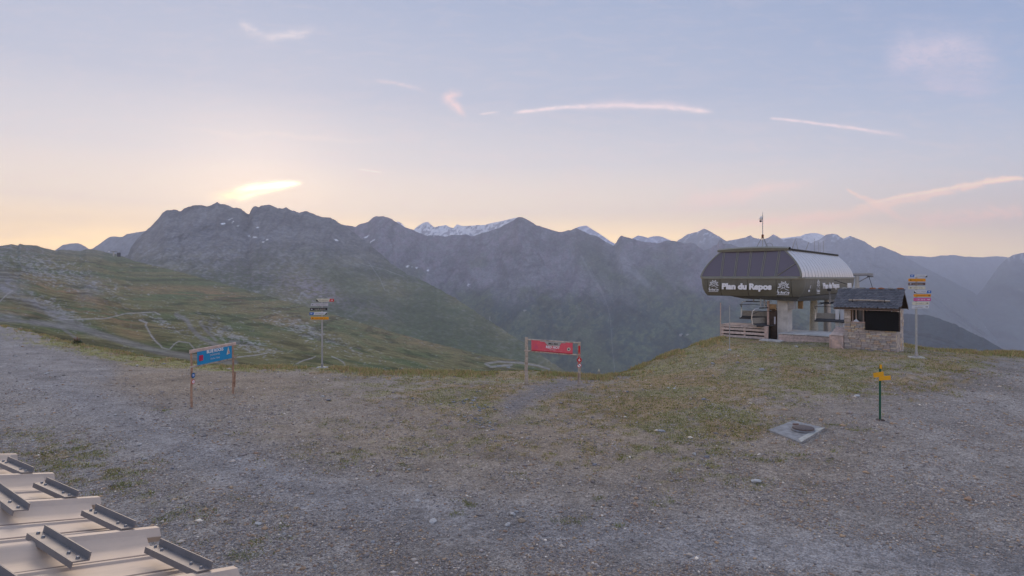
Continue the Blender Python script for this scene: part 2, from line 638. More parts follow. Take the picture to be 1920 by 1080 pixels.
def text_mesh(name, s, size, mname, bold=0.0, shear=0.0, ext=0.004, align='CENTER', width=None):
    cu = bpy.data.curves.new(name, 'FONT')
    cu.body = s
    cu.size = size
    cu.offset = bold
    cu.shear = shear
    cu.extrude = ext
    cu.align_x = align
    cu.align_y = 'CENTER'
    cu.resolution_u = 3
    tmp = bpy.data.objects.new('tmp', cu)
    COL.objects.link(tmp)
    dg = bpy.context.evaluated_depsgraph_get()
    dg.update()
    me = bpy.data.meshes.new_from_object(tmp.evaluated_get(dg))
    bpy.data.objects.remove(tmp)
    bpy.data.curves.remove(cu)
    me.name = name
    if width:
        xs = [v.co.x for v in me.vertices]
        k = width / max(1e-6, max(xs) - min(xs))
        me.transform(Matrix.Diagonal((k, 1, 1, 1)))
    me.materials.clear()
    me.materials.append(MATS[mname])
    return me


# ------------------------------------------------------------------ noise
def _hash(ix, iy, seed):
    n = (ix.astype(np.int64) * 374761393 + iy.astype(np.int64) * 668265263 + seed * 1442695041) & 0x7fffffff
    n = ((n ^ (n >> 13)) * 1274126177) & 0x7fffffff
    n = (n ^ (n >> 16)) & 0xffff
    return n / 65535.0


def vnoise(x, y, seed=0):
    ix, iy = np.floor(x), np.floor(y)
    fx, fy = x - ix, y - iy
    fx = fx * fx * (3 - 2 * fx)
    fy = fy * fy * (3 - 2 * fy)
    a = _hash(ix, iy, seed)
    b = _hash(ix + 1, iy, seed)
    c = _hash(ix, iy + 1, seed)
    d = _hash(ix + 1, iy + 1, seed)
    return (a * (1 - fx) + b * fx) * (1 - fy) + (c * (1 - fx) + d * fx) * fy


def fbm(x, y, o=4, seed=0, g=0.5, ridged=False):
    s = np.zeros_like(np.asarray(x, float))
    a = 1.0
    t = 0.0
    for i in range(o):
        n = vnoise(x * 2 ** i + 17.3 * i, y * 2 ** i - 9.1 * i, seed + i * 13)
        if ridged:
            n = 1 - np.abs(2 * n - 1)
        s += a * n
        t += a
        a *= g
    return s / t


def sstep(v, lo, hi):
    t = np.clip((v - lo) / (hi - lo), 0, 1)
    return t * t * (3 - 2 * t)


# ------------------------------------------------------------------ ground shape
CTRL = [
    # px, row, depth -> height follows
    (-200, None, 8, 0), (300, None, 9, 0), (960, None, 9, 0), (1600, None, 9, 0.05), (2200, None, 9, 0.1),
    (-200, None, 16, 0.0), (300, None, 15, 0), (960, None, 16, 0), (1400, None, 14, 0.05), (2200, None, 15, 0.15),
    (360, 763, 24.4, None), (437, 738, 27.2, None), (987, 720, 30.8, None), (1086, 722, 30.5, None), (604, 690, 38.8, None),
    (1650, 787, 21.0, None), (1718, 671, 31.9, None), (1583, 655, 37.4, None), (1680, 661, 35.5, None),
    (1368, 655, 38.3, None), (1495, 812, 19.4, None), (1460, 640, 43.0, None), (1400, 633, 46.0, None),
    (1240, 668, 40, None), (1290, 650, 42, None), (1350, 634, 45, None), (1130, 706, 35.5, None), (1180, 694, 37.5, None),
    (860, 697, 38, None), (1000, 695, 39, None), (700, 694, 38.5, None), (430, 688, 42, None), (250, 664, 50, None), (130, 641, 58, None), (0, 609, 72, None),
    (-300, 590, 85, None), (1750, 656, 44, None), (1920, 661, 44, None), (2300, 668, 44, None),
    (1800, None, 27, 0.5), (1920, None, 21, 0.1), (1400, None, 28, 0.3), (1200, None, 24.5, 0.05), (100, None, 33, 0.0), (-200, None, 45, 0.1),
    (800, None, 28, -0.1), (600, None, 28, -0.15), (1560, None, 30, 0.65), (1550, 640, 42, None), (1600, 634, 50, None), (1500, 634, 52, None), (2300, None, 28, 0.3),
]
_cx, _cy, _cz = [], [], []
for (px, row, Y, z) in CTRL:
    _cx.append((px - 960) / F * Y)
    _cy.append(Y)
    _cz.append(z if z is not None else CZ - (row - HR) / F * Y)
_cx, _cy, _cz = map(np.array, (_cx, _cy, _cz))


def _tps(r2):
    return np.where(r2 > 1e-9, 0.5 * r2 * np.log(np.maximum(r2, 1e-9)), 0.0)


_n = len(_cx)
_K = _tps((_cx[:, None] - _cx[None]) ** 2 + (_cy[:, None] - _cy[None]) ** 2) + np.eye(_n) * 0.6
_Pm = np.stack([np.ones(_n), _cx, _cy], 1)
_A = np.block([[_K, _Pm], [_Pm.T, np.zeros((3, 3))]])
_w = np.linalg.solve(_A, np.concatenate([_cz, np.zeros(3)]))
EDGE_PX = np.array([-400, -300, 0, 130, 250, 430, 600, 700, 860, 1000, 1130, 1180, 1240, 1290, 1350, 1400, 1460, 1550, 1600, 1690, 1750, 1920, 2300, 2500], float)
EDGE_Y = np.array([90, 86, 72, 58, 50, 42, 39.5, 38.5, 38, 39, 35.5, 37.5, 40, 42, 45, 50, 54, 56, 54, 47, 44, 44, 44, 44], float)


def edge_y(x, y):
    return np.interp(x / np.maximum(y, 1.0) * F + 960, EDGE_PX, EDGE_Y)


def gz(x, y):
    x = np.asarray(x, float)
    y = np.asarray(y, float)
    e = edge_y(x, y)
    k = np.minimum(1.0, e / np.maximum(y, .1))
    xe, ye = x * k, y * k
    z = np.full(x.shape, _w[-3]) + _w[-2] * xe + _w[-1] * ye
    for i in range(_n):
        z = z + _w[i] * _tps((xe - _cx[i]) ** 2 + (ye - _cy[i]) ** 2)
    d = np.maximum(y - e, 0)
    z = z - 0.22 * d - 0.012 * d * d
    # small relief, fading out close by
    z = z + (fbm(x / 3.1, y / 3.1, 3, 5) - .5) * 0.16 * np.clip((y - 9) / 12, 0, 1) + (fbm(x / .7, y / .7, 2, 9) - .5) * 0.035
    return z


def g1(x, y):
    return float(gz(np.array([x]), np.array([y]))[0])


def hit(px, row):
    """ground point seen at a photo position"""
    ys = np.linspace(8, 80, 1500)
    xs = (px - 960) / F * ys
    zr = CZ - (row - HR) / F * ys
    zg = gz(xs, ys)
    i = int(np.argmax(zr <= zg))
    if i == 0:
        i = int(np.argmin(np.abs(zr - zg)))
    return Vector((xs[i], ys[i], zg[i]))


def at(px, row, Y):
    return Vector(((px - 960) / F * Y, Y, CZ + (HR - row) / F * Y))


def grid_mesh(name, X, Y, Z, color=None, material=None, smooth=True):
    n, m_ = X.shape
    me = bpy.data.meshes.new(name)
    co = np.stack([X, Y, Z], -1).reshape(-1, 3).astype(np.float32)
    idx = np.arange(n * m_).reshape(n, m_)
    q = np.stack([idx[:-1, :-1], idx[:-1, 1:], idx[1:, 1:], idx[1:, :-1]], -1).reshape(-1, 4)
    me.vertices.add(len(co))
    me.vertices.foreach_set('co', co.ravel())
    me.loops.add(q.size)
    me.loops.foreach_set('vertex_index', q.ravel().astype(np.int32))
    me.polygons.add(len(q))
    me.polygons.foreach_set('loop_start', np.arange(0, q.size, 4, dtype=np.int32))
    me.update(calc_edges=True)
    if smooth:
        me.shade_smooth()
    if color is not None:
        a = me.attributes.new('tone', 'FLOAT_COLOR', 'POINT')
        c = np.concatenate([color.reshape(-1, 3), np.ones((n * m_, 1))], 1).astype(np.float32)
        a.data.foreach_set('color', c.ravel())
    if material:
        me.materials.append(MATS[material])
    o = bpy.data.objects.new(name, me)
    COL.objects.link(o)
    return o


def tri_mesh(name, co, tris, color=None, material=None):
    me = bpy.data.meshes.new(name)
    me.vertices.add(len(co))
    me.vertices.foreach_set('co', co.astype(np.float32).ravel())
    me.loops.add(tris.size)
    me.loops.foreach_set('vertex_index', tris.ravel().astype(np.int32))
    me.polygons.add(len(tris))
    me.polygons.foreach_set('loop_start', np.arange(0, tris.size, 3, dtype=np.int32))
    me.update(calc_edges=True)
    if color is not None:
        a = me.attributes.new('tone', 'FLOAT_COLOR', 'POINT')
        c = np.concatenate([color, np.ones((len(co), 1))], 1).astype(np.float32)
        a.data.foreach_set('color', c.ravel())
    if material:
        me.materials.append(MATS[material])
    o = bpy.data.objects.new(name, me)
    COL.objects.link(o)
    return o


def mat_ground():
    m = bpy.data.materials.new('gravel_ground')
    m.use_nodes = True
    nt = m.node_tree
    B = NB(nt)
    p = nt.nodes['Principled BSDF']
    p.inputs['Roughness'].default_value = .95
    p.inputs['Specular IOR Level'].default_value = .15
    at_ = B.n('ShaderNodeAttribute', attribute_name='tone')
    t = B.n('ShaderNodeTexCoord')
    vec = t.outputs['Object']
    vo = B.n('ShaderNodeTexVoronoi')
    vo.inputs['Scale'].default_value = 34
    B.lk(vec, vo.inputs['Vector'])
    vo2 = B.n('ShaderNodeTexVoronoi')
    vo2.inputs['Scale'].default_value = 11
    B.lk(vec, vo2.inputs['Vector'])
    s1 = B.n('ShaderNodeSeparateColor')
    B.lk(vo.outputs['Color'], s1.inputs[0])
    s2 = B.n('ShaderNodeSeparateColor')
    B.lk(vo2.outputs['Color'], s2.inputs[0])
    f = B.ss(s1.outputs[0], 0, 1, .68, 1.30)
    f2 = B.ss(s2.outputs[0], 0, 1, .82, 1.20)
    nz = B.noise(vec, 1.1, 7, .72)
    f3 = B.ss(nz, .3, .7, .86, 1.16)
    nz2 = B.noise(vec, .28, 5, .6)
    f4 = B.ss(nz2, .3, .7, .90, 1.10)
    k = B.m('MULTIPLY', B.m('MULTIPLY', f, f2), B.m('MULTIPLY', f3, f4))
    v = B.n('ShaderNodeVectorMath', operation='SCALE')
    B.lk(at_.outputs['Color'], v.inputs[0])
    B.lk(k, v.inputs['Scale'])
    warm = B.mix(B.ss(s1.outputs[1], .55, 1.0, 0, .35), v.outputs[0], (.36, .27, .20, 1))
    B.lk(warm, p.inputs['Base Color'])
    bn = B.n('ShaderNodeBump')
    bn.inputs['Strength'].default_value = .8
    bn.inputs['Distance'].default_value = .03
    hgt = B.m('ADD', B.m('MULTIPLY', vo.outputs['Distance'], -1.0), B.m('MULTIPLY', nz, 1.5))
    B.lk(hgt, bn.inputs['Height'])
    B.lk(bn.outputs[0], p.inputs['Normal'])
    MATS['gravel_ground'] = m


def mat_mountain(name, s1, s2, lo=.72, hi=1.3, bump=1.0, dist=8.0, stretch=(1, 1, 1)):
    m = bpy.data.materials.new(name)
    m.use_nodes = True
    nt = m.node_tree
    B = NB(nt)
    p = nt.nodes['Principled BSDF']
    p.inputs['Roughness'].default_value = 1.0
    p.inputs['Specular IOR Level'].default_value = .05
    at_ = B.n('ShaderNodeAttribute', attribute_name='tone')
    t = B.n('ShaderNodeTexCoord')
    mp = B.n('ShaderNodeMapping')
    mp.inputs['Scale'].default_value = stretch
    mp.inputs['Rotation'].default_value = (0, math.radians(22), 0)
    B.lk(t.outputs['Object'], mp.inputs[0])
    vec = mp.outputs[0]
    n1 = B.noise(vec, s1, 8, .72, .4)
    n2 = B.noise(vec, s2, 6, .7)
    k = B.m('MULTIPLY', B.ss(n1, .3, .7, lo, hi), B.ss(n2, .3, .7, lo, hi))
    v = B.n('ShaderNodeVectorMath', operation='SCALE')
    B.lk(at_.outputs['Color'], v.inputs[0])
    B.lk(k, v.inputs['Scale'])
    B.lk(v.outputs[0], p.inputs['Base Color'])
    bn = B.n('ShaderNodeBump')
    bn.inputs['Strength'].default_value = bump
    bn.inputs['Distance'].default_value = dist
    B.lk(n1, bn.inputs['Height'])
    B.lk(bn.outputs[0], p.inputs['Normal'])
    MATS[name] = m


def mat_attr(name, rough=.95, spec=.1):
    m = bpy.data.materials.new(name)
    m.use_nodes = True
    nt = m.node_tree
    p = nt.nodes['Principled BSDF']
    p.inputs['Roughness'].default_value = rough
    p.inputs['Specular IOR Level'].default_value = spec
    a = nt.nodes.new('ShaderNodeAttribute')
    a.attribute_name = 'tone'
    nt.links.new(a.outputs['Color'], p.inputs['Base Color'])
    MATS[name] = m


mat_ground()
mat_mountain('hill_near', (.05), .30, .68, 1.34, 1.0, 3.0, (1, 1, 2.6))
mat_mountain('mountain_mid', .012, .07, .76, 1.24, .8, 14.0, (1, 1, .6))
mat_mountain('mountain_far', .004, .02, .80, 1.22, .8, 30.0, (1, 1, 1.0))
mat_attr('pebble')
mat_attr('blade', .8)


def lerp3(a, b, t):
    a = np.asarray(a, float)
    b = np.asarray(b, float)
    return a * (1 - t[..., None]) + b * t[..., None]


def blob(px, v, cx, cy, rx, ry, ang=0.0):
    c, s = math.cos(math.radians(ang)), math.sin(math.radians(ang))
    a = (px - cx) * c + (v - cy) * s
    b = -(px - cx) * s + (v - cy) * c
    return np.exp(-((a / rx) ** 2 + (b / ry) ** 2))


def polydist(px, v, pts):
    d = np.full(px.shape, 1e9)
    for (x0, y0), (x1, y1) in zip(pts[:-1], pts[1:]):
        ex, ey = x1 - x0, y1 - y0
        t = np.clip(((px - x0) * ex + (v - y0) * ey) / (ex * ex + ey * ey), 0, 1)
        d = np.minimum(d, np.hypot(px - x0 - t * ex, v - y0 - t * ey))
    return d


# ------------------------------------------------------------------ the plateau
def ground_masks(x, y, z):
    px = x / y * F + 960
    v = HR + (CZ - z) / y * F
    e = edge_y(x, y)
    n_big = fbm(x / 6, y / 6, 4, 31)
    n_mid = fbm(x / 1.3, y / 1.3, 4, 32)
    n_sm = fbm(x / .35, y / .35, 3, 33)
    band = sstep(y, e - 7, e - 1.0)
    lfix = np.clip(1 - (px - 430) / 120, 0, 1)
    strip = np.exp(-((v - np.interp(px, [0, 130, 250, 430, 600], [632, 652, 676, 692, 696])) / np.interp(px, [0, 250, 430], [13, 11, 7])) ** 2) * np.clip(1 - (px - 430) / 150, 0, 1)
    mound = sstep(px, 1080, 1260) * sstep(-v, -800, -700)
    right_gravel = sstep(px + (v - 700) * 1.1, 1760, 1900)
    mid = blob(px, v, 900, 730, 260, 36) + .9 * blob(px, v, 1230, 770, 120, 40) + .7 * blob(px, v, 1390, 790, 80, 30)
    nearleft = blob(px, v, 150, 870, 190, 60, 20) + .6 * blob(px, v, 470, 1000, 120, 60)
    spots = blob(px, v, 880, 948, 40, 10) + blob(px, v, 1075, 975, 40, 10) + blob(px, v, 1200, 843, 30, 6) + .6 * blob(px, v, 1340, 880, 260, 60)
    w = .62 * band * (1 - .4 * lfix) + .95 * strip + .72 * mound * sstep(-v, -840, -690) + .22 * mound + .86 * mid + .42 * blob(px, v, 900, 830, 460, 70) + .50 * nearleft + .5 * spots
    w = w * (1 - .75 * right_gravel * (1 - band))
    track = np.exp(-(polydist(px, v, [(-60, 650), (110, 720), (250, 800), (440, 880), (640, 940), (900, 985), (1300, 1020), (2000, 1080)]) / 46) ** 2)
    track = np.maximum(track, .9 * np.exp(-(polydist(px, v, [(-100, 610), (60, 660), (190, 700)]) / 26) ** 2))
    path = np.exp(-(polydist(px, v, [(960, 760), (1010, 735), (1060, 718), (1120, 708), (1180, 706)]) / np.interp(px, [960, 1180], [22, 5])) ** 2)
    w = w * (1 - .9 * np.maximum(track, path))
    th = 1 - w
    g = sstep(.26 * n_mid + .20 * n_big + .54 * n_sm, .27 + th * .30, .43 + th * .30) * np.clip(w * 1.7, 0, 1)
    return px, v, g, track, path, n_big, n_mid, n_sm, strip, band, mound, right_gravel


def build_ground():
    nc, nr = 680, 440
    pxs = np.linspace(-420, 2500, nc)
    rt = np.linspace(0, 1, nr)
    X = np.zeros((nr, nc))
    Y = np.zeros((nr, nc))
    e = np.interp(pxs, EDGE_PX, EDGE_Y)
    y0 = 3.0
    for i, t in enumerate(rt):
        if t < .88:
            tt = t / .88
            inv = (1 / y0) * (1 - tt) + (1 / (e + .3)) * tt     # even steps in the picture
            lg = np.exp(np.log(y0) * (1 - tt) + np.log(e + .3) * tt)
            Y[i] = .55 / inv + .45 * lg
        else:
            tt = (t - .88) / .12
            Y[i] = e + .3 + 62 * tt ** 1.6
        X[i] = (pxs - 960) / F * Y[i]
    Z = gz(X, Y)
    px, v, g, track, path, nb, nm, ns, strip, band, mound, rg = ground_masks(X, Y, Z)
    grey = np.array([.328, .300, .272])
    brown = np.array([.335, .268, .200])
    blue = np.array([.325, .312, .308])
    moss = np.array([.290, .262, .120])
    lush = np.array([.300, .300, .060])
    dry = np.array([.350, .240, .110])
    brownf = np.clip(.95 * blob(px, v, 330, 715, 260, 46) + 1.1 * blob(px, v, 930, 800, 520, 110) + .65 * mound + .35 * blob(px, v, 1330, 880, 420, 110) + (nb - .5) * .9, 0, 1) * (1 - track) * (1 - .7 * rg)
    c = lerp3(grey, brown, brownf)
    c = lerp3(c, blue, np.clip(track * (.75 + .5 * (nm - .4)), 0, .9))
    rut = np.abs(np.sin(polydist(px, v, [(-60, 650), (110, 720), (250, 800), (440, 880), (640, 940), (900, 985), (1300, 1020), (2000, 1080)]) / 13.0 + nm * 2.2)) ** 6
    c = c * (1 - .13 * (rut * track)[..., None])
    dark = sstep(fbm(X / 2.2, Y / 2.2, 4, 77), .55, .75) * .22
    c = c * (1 - dark[..., None])
    c = lerp3(c, np.array([.215, .205, .205]), np.clip(path, 0, 1) * .85)
    gc = lerp3(moss, dry, sstep(fbm(X / 2.5, Y / 2.5, 3, 41), .45, .62))
    gc = lerp3(gc, lush, np.clip(strip * 1.2, 0, 1) * sstep(nm, .35, .6))
    c = lerp3(c, gc, g * .72)
    o = grid_mesh('ground', X, Y, Z, c, 'gravel_ground')
    tag(o, kind='structure')
    # a far valley floor under everything, to the horizon
    mb = MB().box(-9000, 9000, -3000, 9300, -760, -740)
    mat('valley', (.06, .07, .06), 1, 0, .3, .002)
    tag(mb.build('valley_floor', 'valley'), kind='structure')


build_ground()


# ------------------------------------------------------------------ mountains
def layer(name, sky, foot, ysky, yfoot, step, rows, amp, dscale, colorfn, material, p=1.0, jag=1.0, skirt=None, back=.5, aspect=2.0, seed=0, gain=1.35):
    px = np.arange(sky[0][0], sky[-1][0] + step, step, dtype=float)
    S = np.interp(px, [a[0] for a in sky], [a[1] for a in sky])
    S = S + (fbm(px / 9.0, px * 0 + seed, 4, 90 + seed, .62) - .5) * 2 * jag * 1.7
    FT = np.interp(px, [a[0] for a in foot], [a[1] for a in foot])
    YS = np.interp(px, [a[0] for a in ysky], [a[1] for a in ysky])
    YF = np.interp(px, [a[0] for a in yfoot], [a[1] for a in yfoot])
    t = np.linspace(0, 1, rows)[:, None]
    V = FT + (S - FT) * t
    Yb = YF + (YS - YF) * t ** p
    PX = np.broadcast_to(px, V.shape)
    U = (PX - 960) / F
    Xw = U * Yb
    Zw = CZ + (HR - V) / F * Yb
    win = np.clip((1 - t) * 7, 0, 1) * np.clip(t * 6 + .2, 0, 1)
    # spurs and gullies running down the slope, in metres of the place
    n = fbm(Xw / dscale + .35 * Zw / dscale, Zw / (dscale * aspect), 6, 200 + seed, .55, True) - .5
    n2 = fbm(Xw / (dscale * .3), Zw / (dscale * .3 * 1.3), 4, 300 + seed, .6) - .5
    Yd = Yb - (n * amp * 2 + n2 * amp * .7) * win
    X = U * Yd
    Z = CZ + (HR - V) / F * Yd
    c = np.clip(colorfn(PX, V, X, Yd, Z, n, n2) * gain, 0, .85)
    # far side of the crest
    Xs, Ys, Zs, Cs = [X], [Yd], [Z], [c]
    if skirt is not None:
        r = np.stack([U[0] * YF * .92, YF * .92, np.full_like(px, skirt)])
        Xs.insert(0, r[0][None]); Ys.insert(0, r[1][None]); Zs.insert(0, r[2][None]); Cs.insert(0, c[:1])
    for k, dr in ((.02, .02), (.08, .10), (.25, back)):
        Yk = YS * (1 + k)
        zt = Z[-1]
        Xs.append((U[-1] * Yk)[None]); Ys.append(Yk[None]); Zs.append((zt - dr * np.abs(YS) * .35)[None]); Cs.append(c[-1:])
    o = grid_mesh(name, np.concatenate(Xs), np.concatenate(Ys), np.concatenate(Zs), np.concatenate(Cs), material)
    return tag(o, kind='structure')


GREEN = np.array([.080, .102, .046])
OLIVE = np.array([.130, .120, .056])
RUSTG = np.array([.185, .120, .062])
ROCK = np.array([.185, .180, .185])
ROCKL = np.array([.30, .30, .30])
ROCKP = np.array([.150, .125, .140])
FOREST = np.array([.016, .040, .028])
SNOW = np.array([.80, .82, .86])
TRACK = np.array([.245, .235, .225])

B_TRAILS = [
    ([(100, 600), (200, 597), (235, 588), (290, 585), (300, 590)], 1.1),
    ([(262, 600), (275, 605), (273, 610), (284, 630), (292, 640), (303, 650)], 1.7),
    ([(303, 652), (318, 655), (328, 644), (335, 640), (355, 643), (365, 655)], 1.1),
    ([(330, 590), (350, 600), (358, 615), (375, 632), (400, 645), (420, 652)], 4.5),
    ([(375, 605), (385, 618), (405, 638)], 3.0),
    ([(0, 565), (12, 553), (24, 545)], 1.3),
    ([(0, 600), (60, 604), (115, 614), (130, 625), (150, 640)], 3.2),
    ([(60, 604), (150, 615), (230, 640), (300, 660), (380, 672), (440, 680)], 7.0),
    ([(556, 682), (568, 676), (584, 672), (592, 668)], 1.1),
    ([(622, 668), (636, 674), (645, 680), (648, 690)], 1.1),
    ([(440, 670), (480, 666), (500, 662)], 1.2),
]


def col_B(PX, V, X, Y, Z, n, n2):
    a = fbm(X / 40 + Z / 22, Z / 7, 5, 501)
    b = fbm(X / 14, Z / 4 + X / 30, 5, 502, .6)
    fine = fbm(PX / 5.0 + V / 3.5, V / 1.6 - PX / 5.5, 4, 503, .6)
    fine2 = fbm(PX / 14.0 + V / 8, V / 4.0 - PX / 11, 4, 509, .6)
    c = lerp3(GREEN, OLIVE, sstep(a, .35, .65))
    rustw = np.clip(blob(PX, V, 130, 548, 130, 12, 18) + blob(PX, V, 190, 590, 90, 10, 12) + .9 * blob(PX, V, 330, 548, 130, 10, 5) + .8 * blob(PX, V, 520, 600, 70, 14, 10) + .7 * blob(PX, V, 250, 625, 40, 12, 20) + .7 * blob(PX, V, 40, 585, 60, 14, 5) + .6 * blob(PX, V, 450, 560, 120, 10, 10) + .5 * blob(PX, V, 740, 630, 130, 16, 14), 0, 1)
    c = lerp3(c, RUSTG, rustw * sstep(b, .30, .60) * .95)
    rockw = np.clip(.9 * blob(PX, V, 60, 500, 90, 28, 18) + .7 * blob(PX, V, 150, 520, 110, 22, 20) + 1.1 * blob(PX, V, 100, 575, 70, 12, 28) + .9 * blob(PX, V, 320, 612, 60, 10, 24)
                    + 1.0 * blob(PX, V, 420, 625, 70, 16, 25) + .7 * blob(PX, V, 560, 610, 60, 18, 22) + .6 * blob(PX, V, 480, 650, 60, 12, 15) + .55 * blob(PX, V, 620, 640, 120, 14, 20) + .12, 0, 1.2)
    r = sstep(.6 * fine + .4 * fine2, .66 - .20 * rockw, .76 - .20 * rockw)
    c = lerp3(c, ROCKL * .80, r * .72)
    # stony grey ground, far left
    grey = np.clip(blob(PX, V, 5, 530, 40, 26, 10) + 1.0 * blob(PX, V, 95, 585, 80, 10, 26) + .8 * blob(PX, V, 10, 595, 40, 10, 5) + .6 * blob(PX, V, 170, 540, 22, 24, 40), 0, 1)
    c = lerp3(c, ROCK, grey * (.5 + .5 * sstep(fine2, .3, .6)))
    dk = sstep(fbm(X / 22 + Z / 10, Z / 3.5 - X / 60, 4, 504), .54, .70)
    c = c * (1 - .42 * dk[..., None])
    # upper part turns to rock and thin turf
    top = sstep(-V, -500, -462) * sstep(-PX, -420, -260)
    c = lerp3(c, ROCK * .8, top * .5)
    for pts, w in B_TRAILS:
        d = polydist(PX, V, pts) + (fine - .5) * 1.4
        c = lerp3(c, TRACK * (.62 if w > 2.5 else .95), (1 - sstep(d, w * .4, w * 1.25)) * (.75 if w > 2.5 else .9))
    # right hand end: winding service road
    d = np.minimum(polydist(PX, V, [(910, 682), (935, 678), (975, 680), (1010, 686), (1030, 692)]), polydist(PX, V, [(910, 682), (920, 688), (960, 684)]))
    c = lerp3(c, TRACK * .9, (1 - sstep(d, 1.0, 2.6)) * .8)
    return np.clip(c, .01, 1)


layer('left_hillside',
      [(-520, 440), (-200, 452), (0, 461), (15, 459), (22, 457.5), (33, 460), (38, 456.5), (44, 459), (60, 459.5), (70, 460), (80, 464), (95, 467), (105, 470), (112, 468), (130, 469), (150, 471), (160, 467.5), (178, 468), (186, 470), (200, 473), (215, 476), (228, 480),
       (250, 489), (330, 508), (420, 533), (520, 560), (620, 588), (720, 618), (800, 640), (900, 664), (960, 674), (1010, 683), (1060, 700), (1120, 740), (1200, 790)],
      [(-520, 640), (0, 660), (430, 730), (1200, 830)],
      [(-520, 800), (0, 900), (230, 1400), (420, 1250), (700, 1000), (1000, 760), (1200, 600)],
      [(-520, 120), (0, 120), (430, 95), (800, 90), (1200, 90)],
      1.9, 240, 9, 70, col_B, 'hill_near', 1.9, .5, -70, seed=1)


def col_C(PX, V, X, Y, Z, n, n2):
    a = fbm(X / 160, Z / 60 + X / 300, 5, 511)
    fine = fbm(PX / 7.0 + V / 5, V / 2.6 - PX / 9.0, 5, 512, .62)
    gull = fbm(PX / 11.0 + V / 22., V / 34.0, 5, 514, .6, True)
    hgt = sstep(-V, -560, -430)
    c = lerp3(lerp3(GREEN * 1.0, OLIVE * .85, sstep(a, .3, .7)), ROCK * .72, np.clip(hgt * 1.0 + (fine - .5) * 1.1, 0, 1))
    c = lerp3(c, ROCKP, np.clip(blob(PX, V, 600, 545, 60, 24, 25) + .9 * blob(PX, V, 700, 570, 45, 22, 20) + .5 * blob(PX, V, 480, 520, 90, 22, 20), 0, 1) * sstep(fine, .34, .54) * .9)
    c = lerp3(c, ROCKL * .75, np.clip(sstep(fine, .56, .72) * (.16 + .40 * blob(PX, V, 430, 520, 200, 40, 20)), 0, 1))
    c = lerp3(c, GREEN * .75, blob(PX, V, 660, 540, 90, 30, 35) * .6 + blob(PX, V, 780, 590, 100, 20, 25) * .5)
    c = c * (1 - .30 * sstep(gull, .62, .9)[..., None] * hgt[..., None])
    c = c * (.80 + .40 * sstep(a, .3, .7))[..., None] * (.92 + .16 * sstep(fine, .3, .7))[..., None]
    for pts, w in [([(560, 560), (566, 548), (580, 558)], 1.4), ([(690, 490), (712, 522), (722, 545)], .7), ([(680, 495), (720, 505), (760, 520)], .5)]:
        c = lerp3(c, ROCKL * .8, (1 - sstep(polydist(PX, V, pts), w * .5, w * 1.4)) * .6)
    sn = np.zeros_like(PX)
    for (x, y, rx, ry, an) in [(418, 419.5, 6, 1.6, -5), (432, 411, 5, .8, -25), (468, 443, 4.5, 1.2, 18), (478, 444.5, 5, 1, 2), (501, 449.5, 3, 1.6, 0), (493.5, 454, 1.3, 1.2, 0), (483, 426.5, 4, 1, -5), (631, 450, 4, 1.8, 12), (446, 424, 3, .6, 0), (437, 416, 3, .7, -50)]:
        sn = np.maximum(sn, blob(PX, V, x, y, rx, ry, an))
    c = lerp3(c, SNOW, sstep(sn + (fine - .5) * .5, .35, .55))
    return np.clip(c, .01, 1)


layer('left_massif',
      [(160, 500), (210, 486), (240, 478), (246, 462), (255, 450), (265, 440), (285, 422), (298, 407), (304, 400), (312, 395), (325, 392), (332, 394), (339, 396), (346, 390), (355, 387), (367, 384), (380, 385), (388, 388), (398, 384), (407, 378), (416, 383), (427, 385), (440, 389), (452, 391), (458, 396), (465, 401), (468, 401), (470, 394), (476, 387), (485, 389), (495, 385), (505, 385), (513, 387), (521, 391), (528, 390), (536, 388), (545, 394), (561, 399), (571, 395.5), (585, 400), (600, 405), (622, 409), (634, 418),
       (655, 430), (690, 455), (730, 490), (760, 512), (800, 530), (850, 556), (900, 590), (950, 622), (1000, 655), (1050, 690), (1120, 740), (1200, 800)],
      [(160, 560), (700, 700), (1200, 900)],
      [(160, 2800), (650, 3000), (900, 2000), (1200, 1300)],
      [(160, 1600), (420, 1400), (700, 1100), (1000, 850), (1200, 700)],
      1.9, 250, 100, 380, col_C, 'mountain_mid', 1.2, 1.5, -300, seed=2)


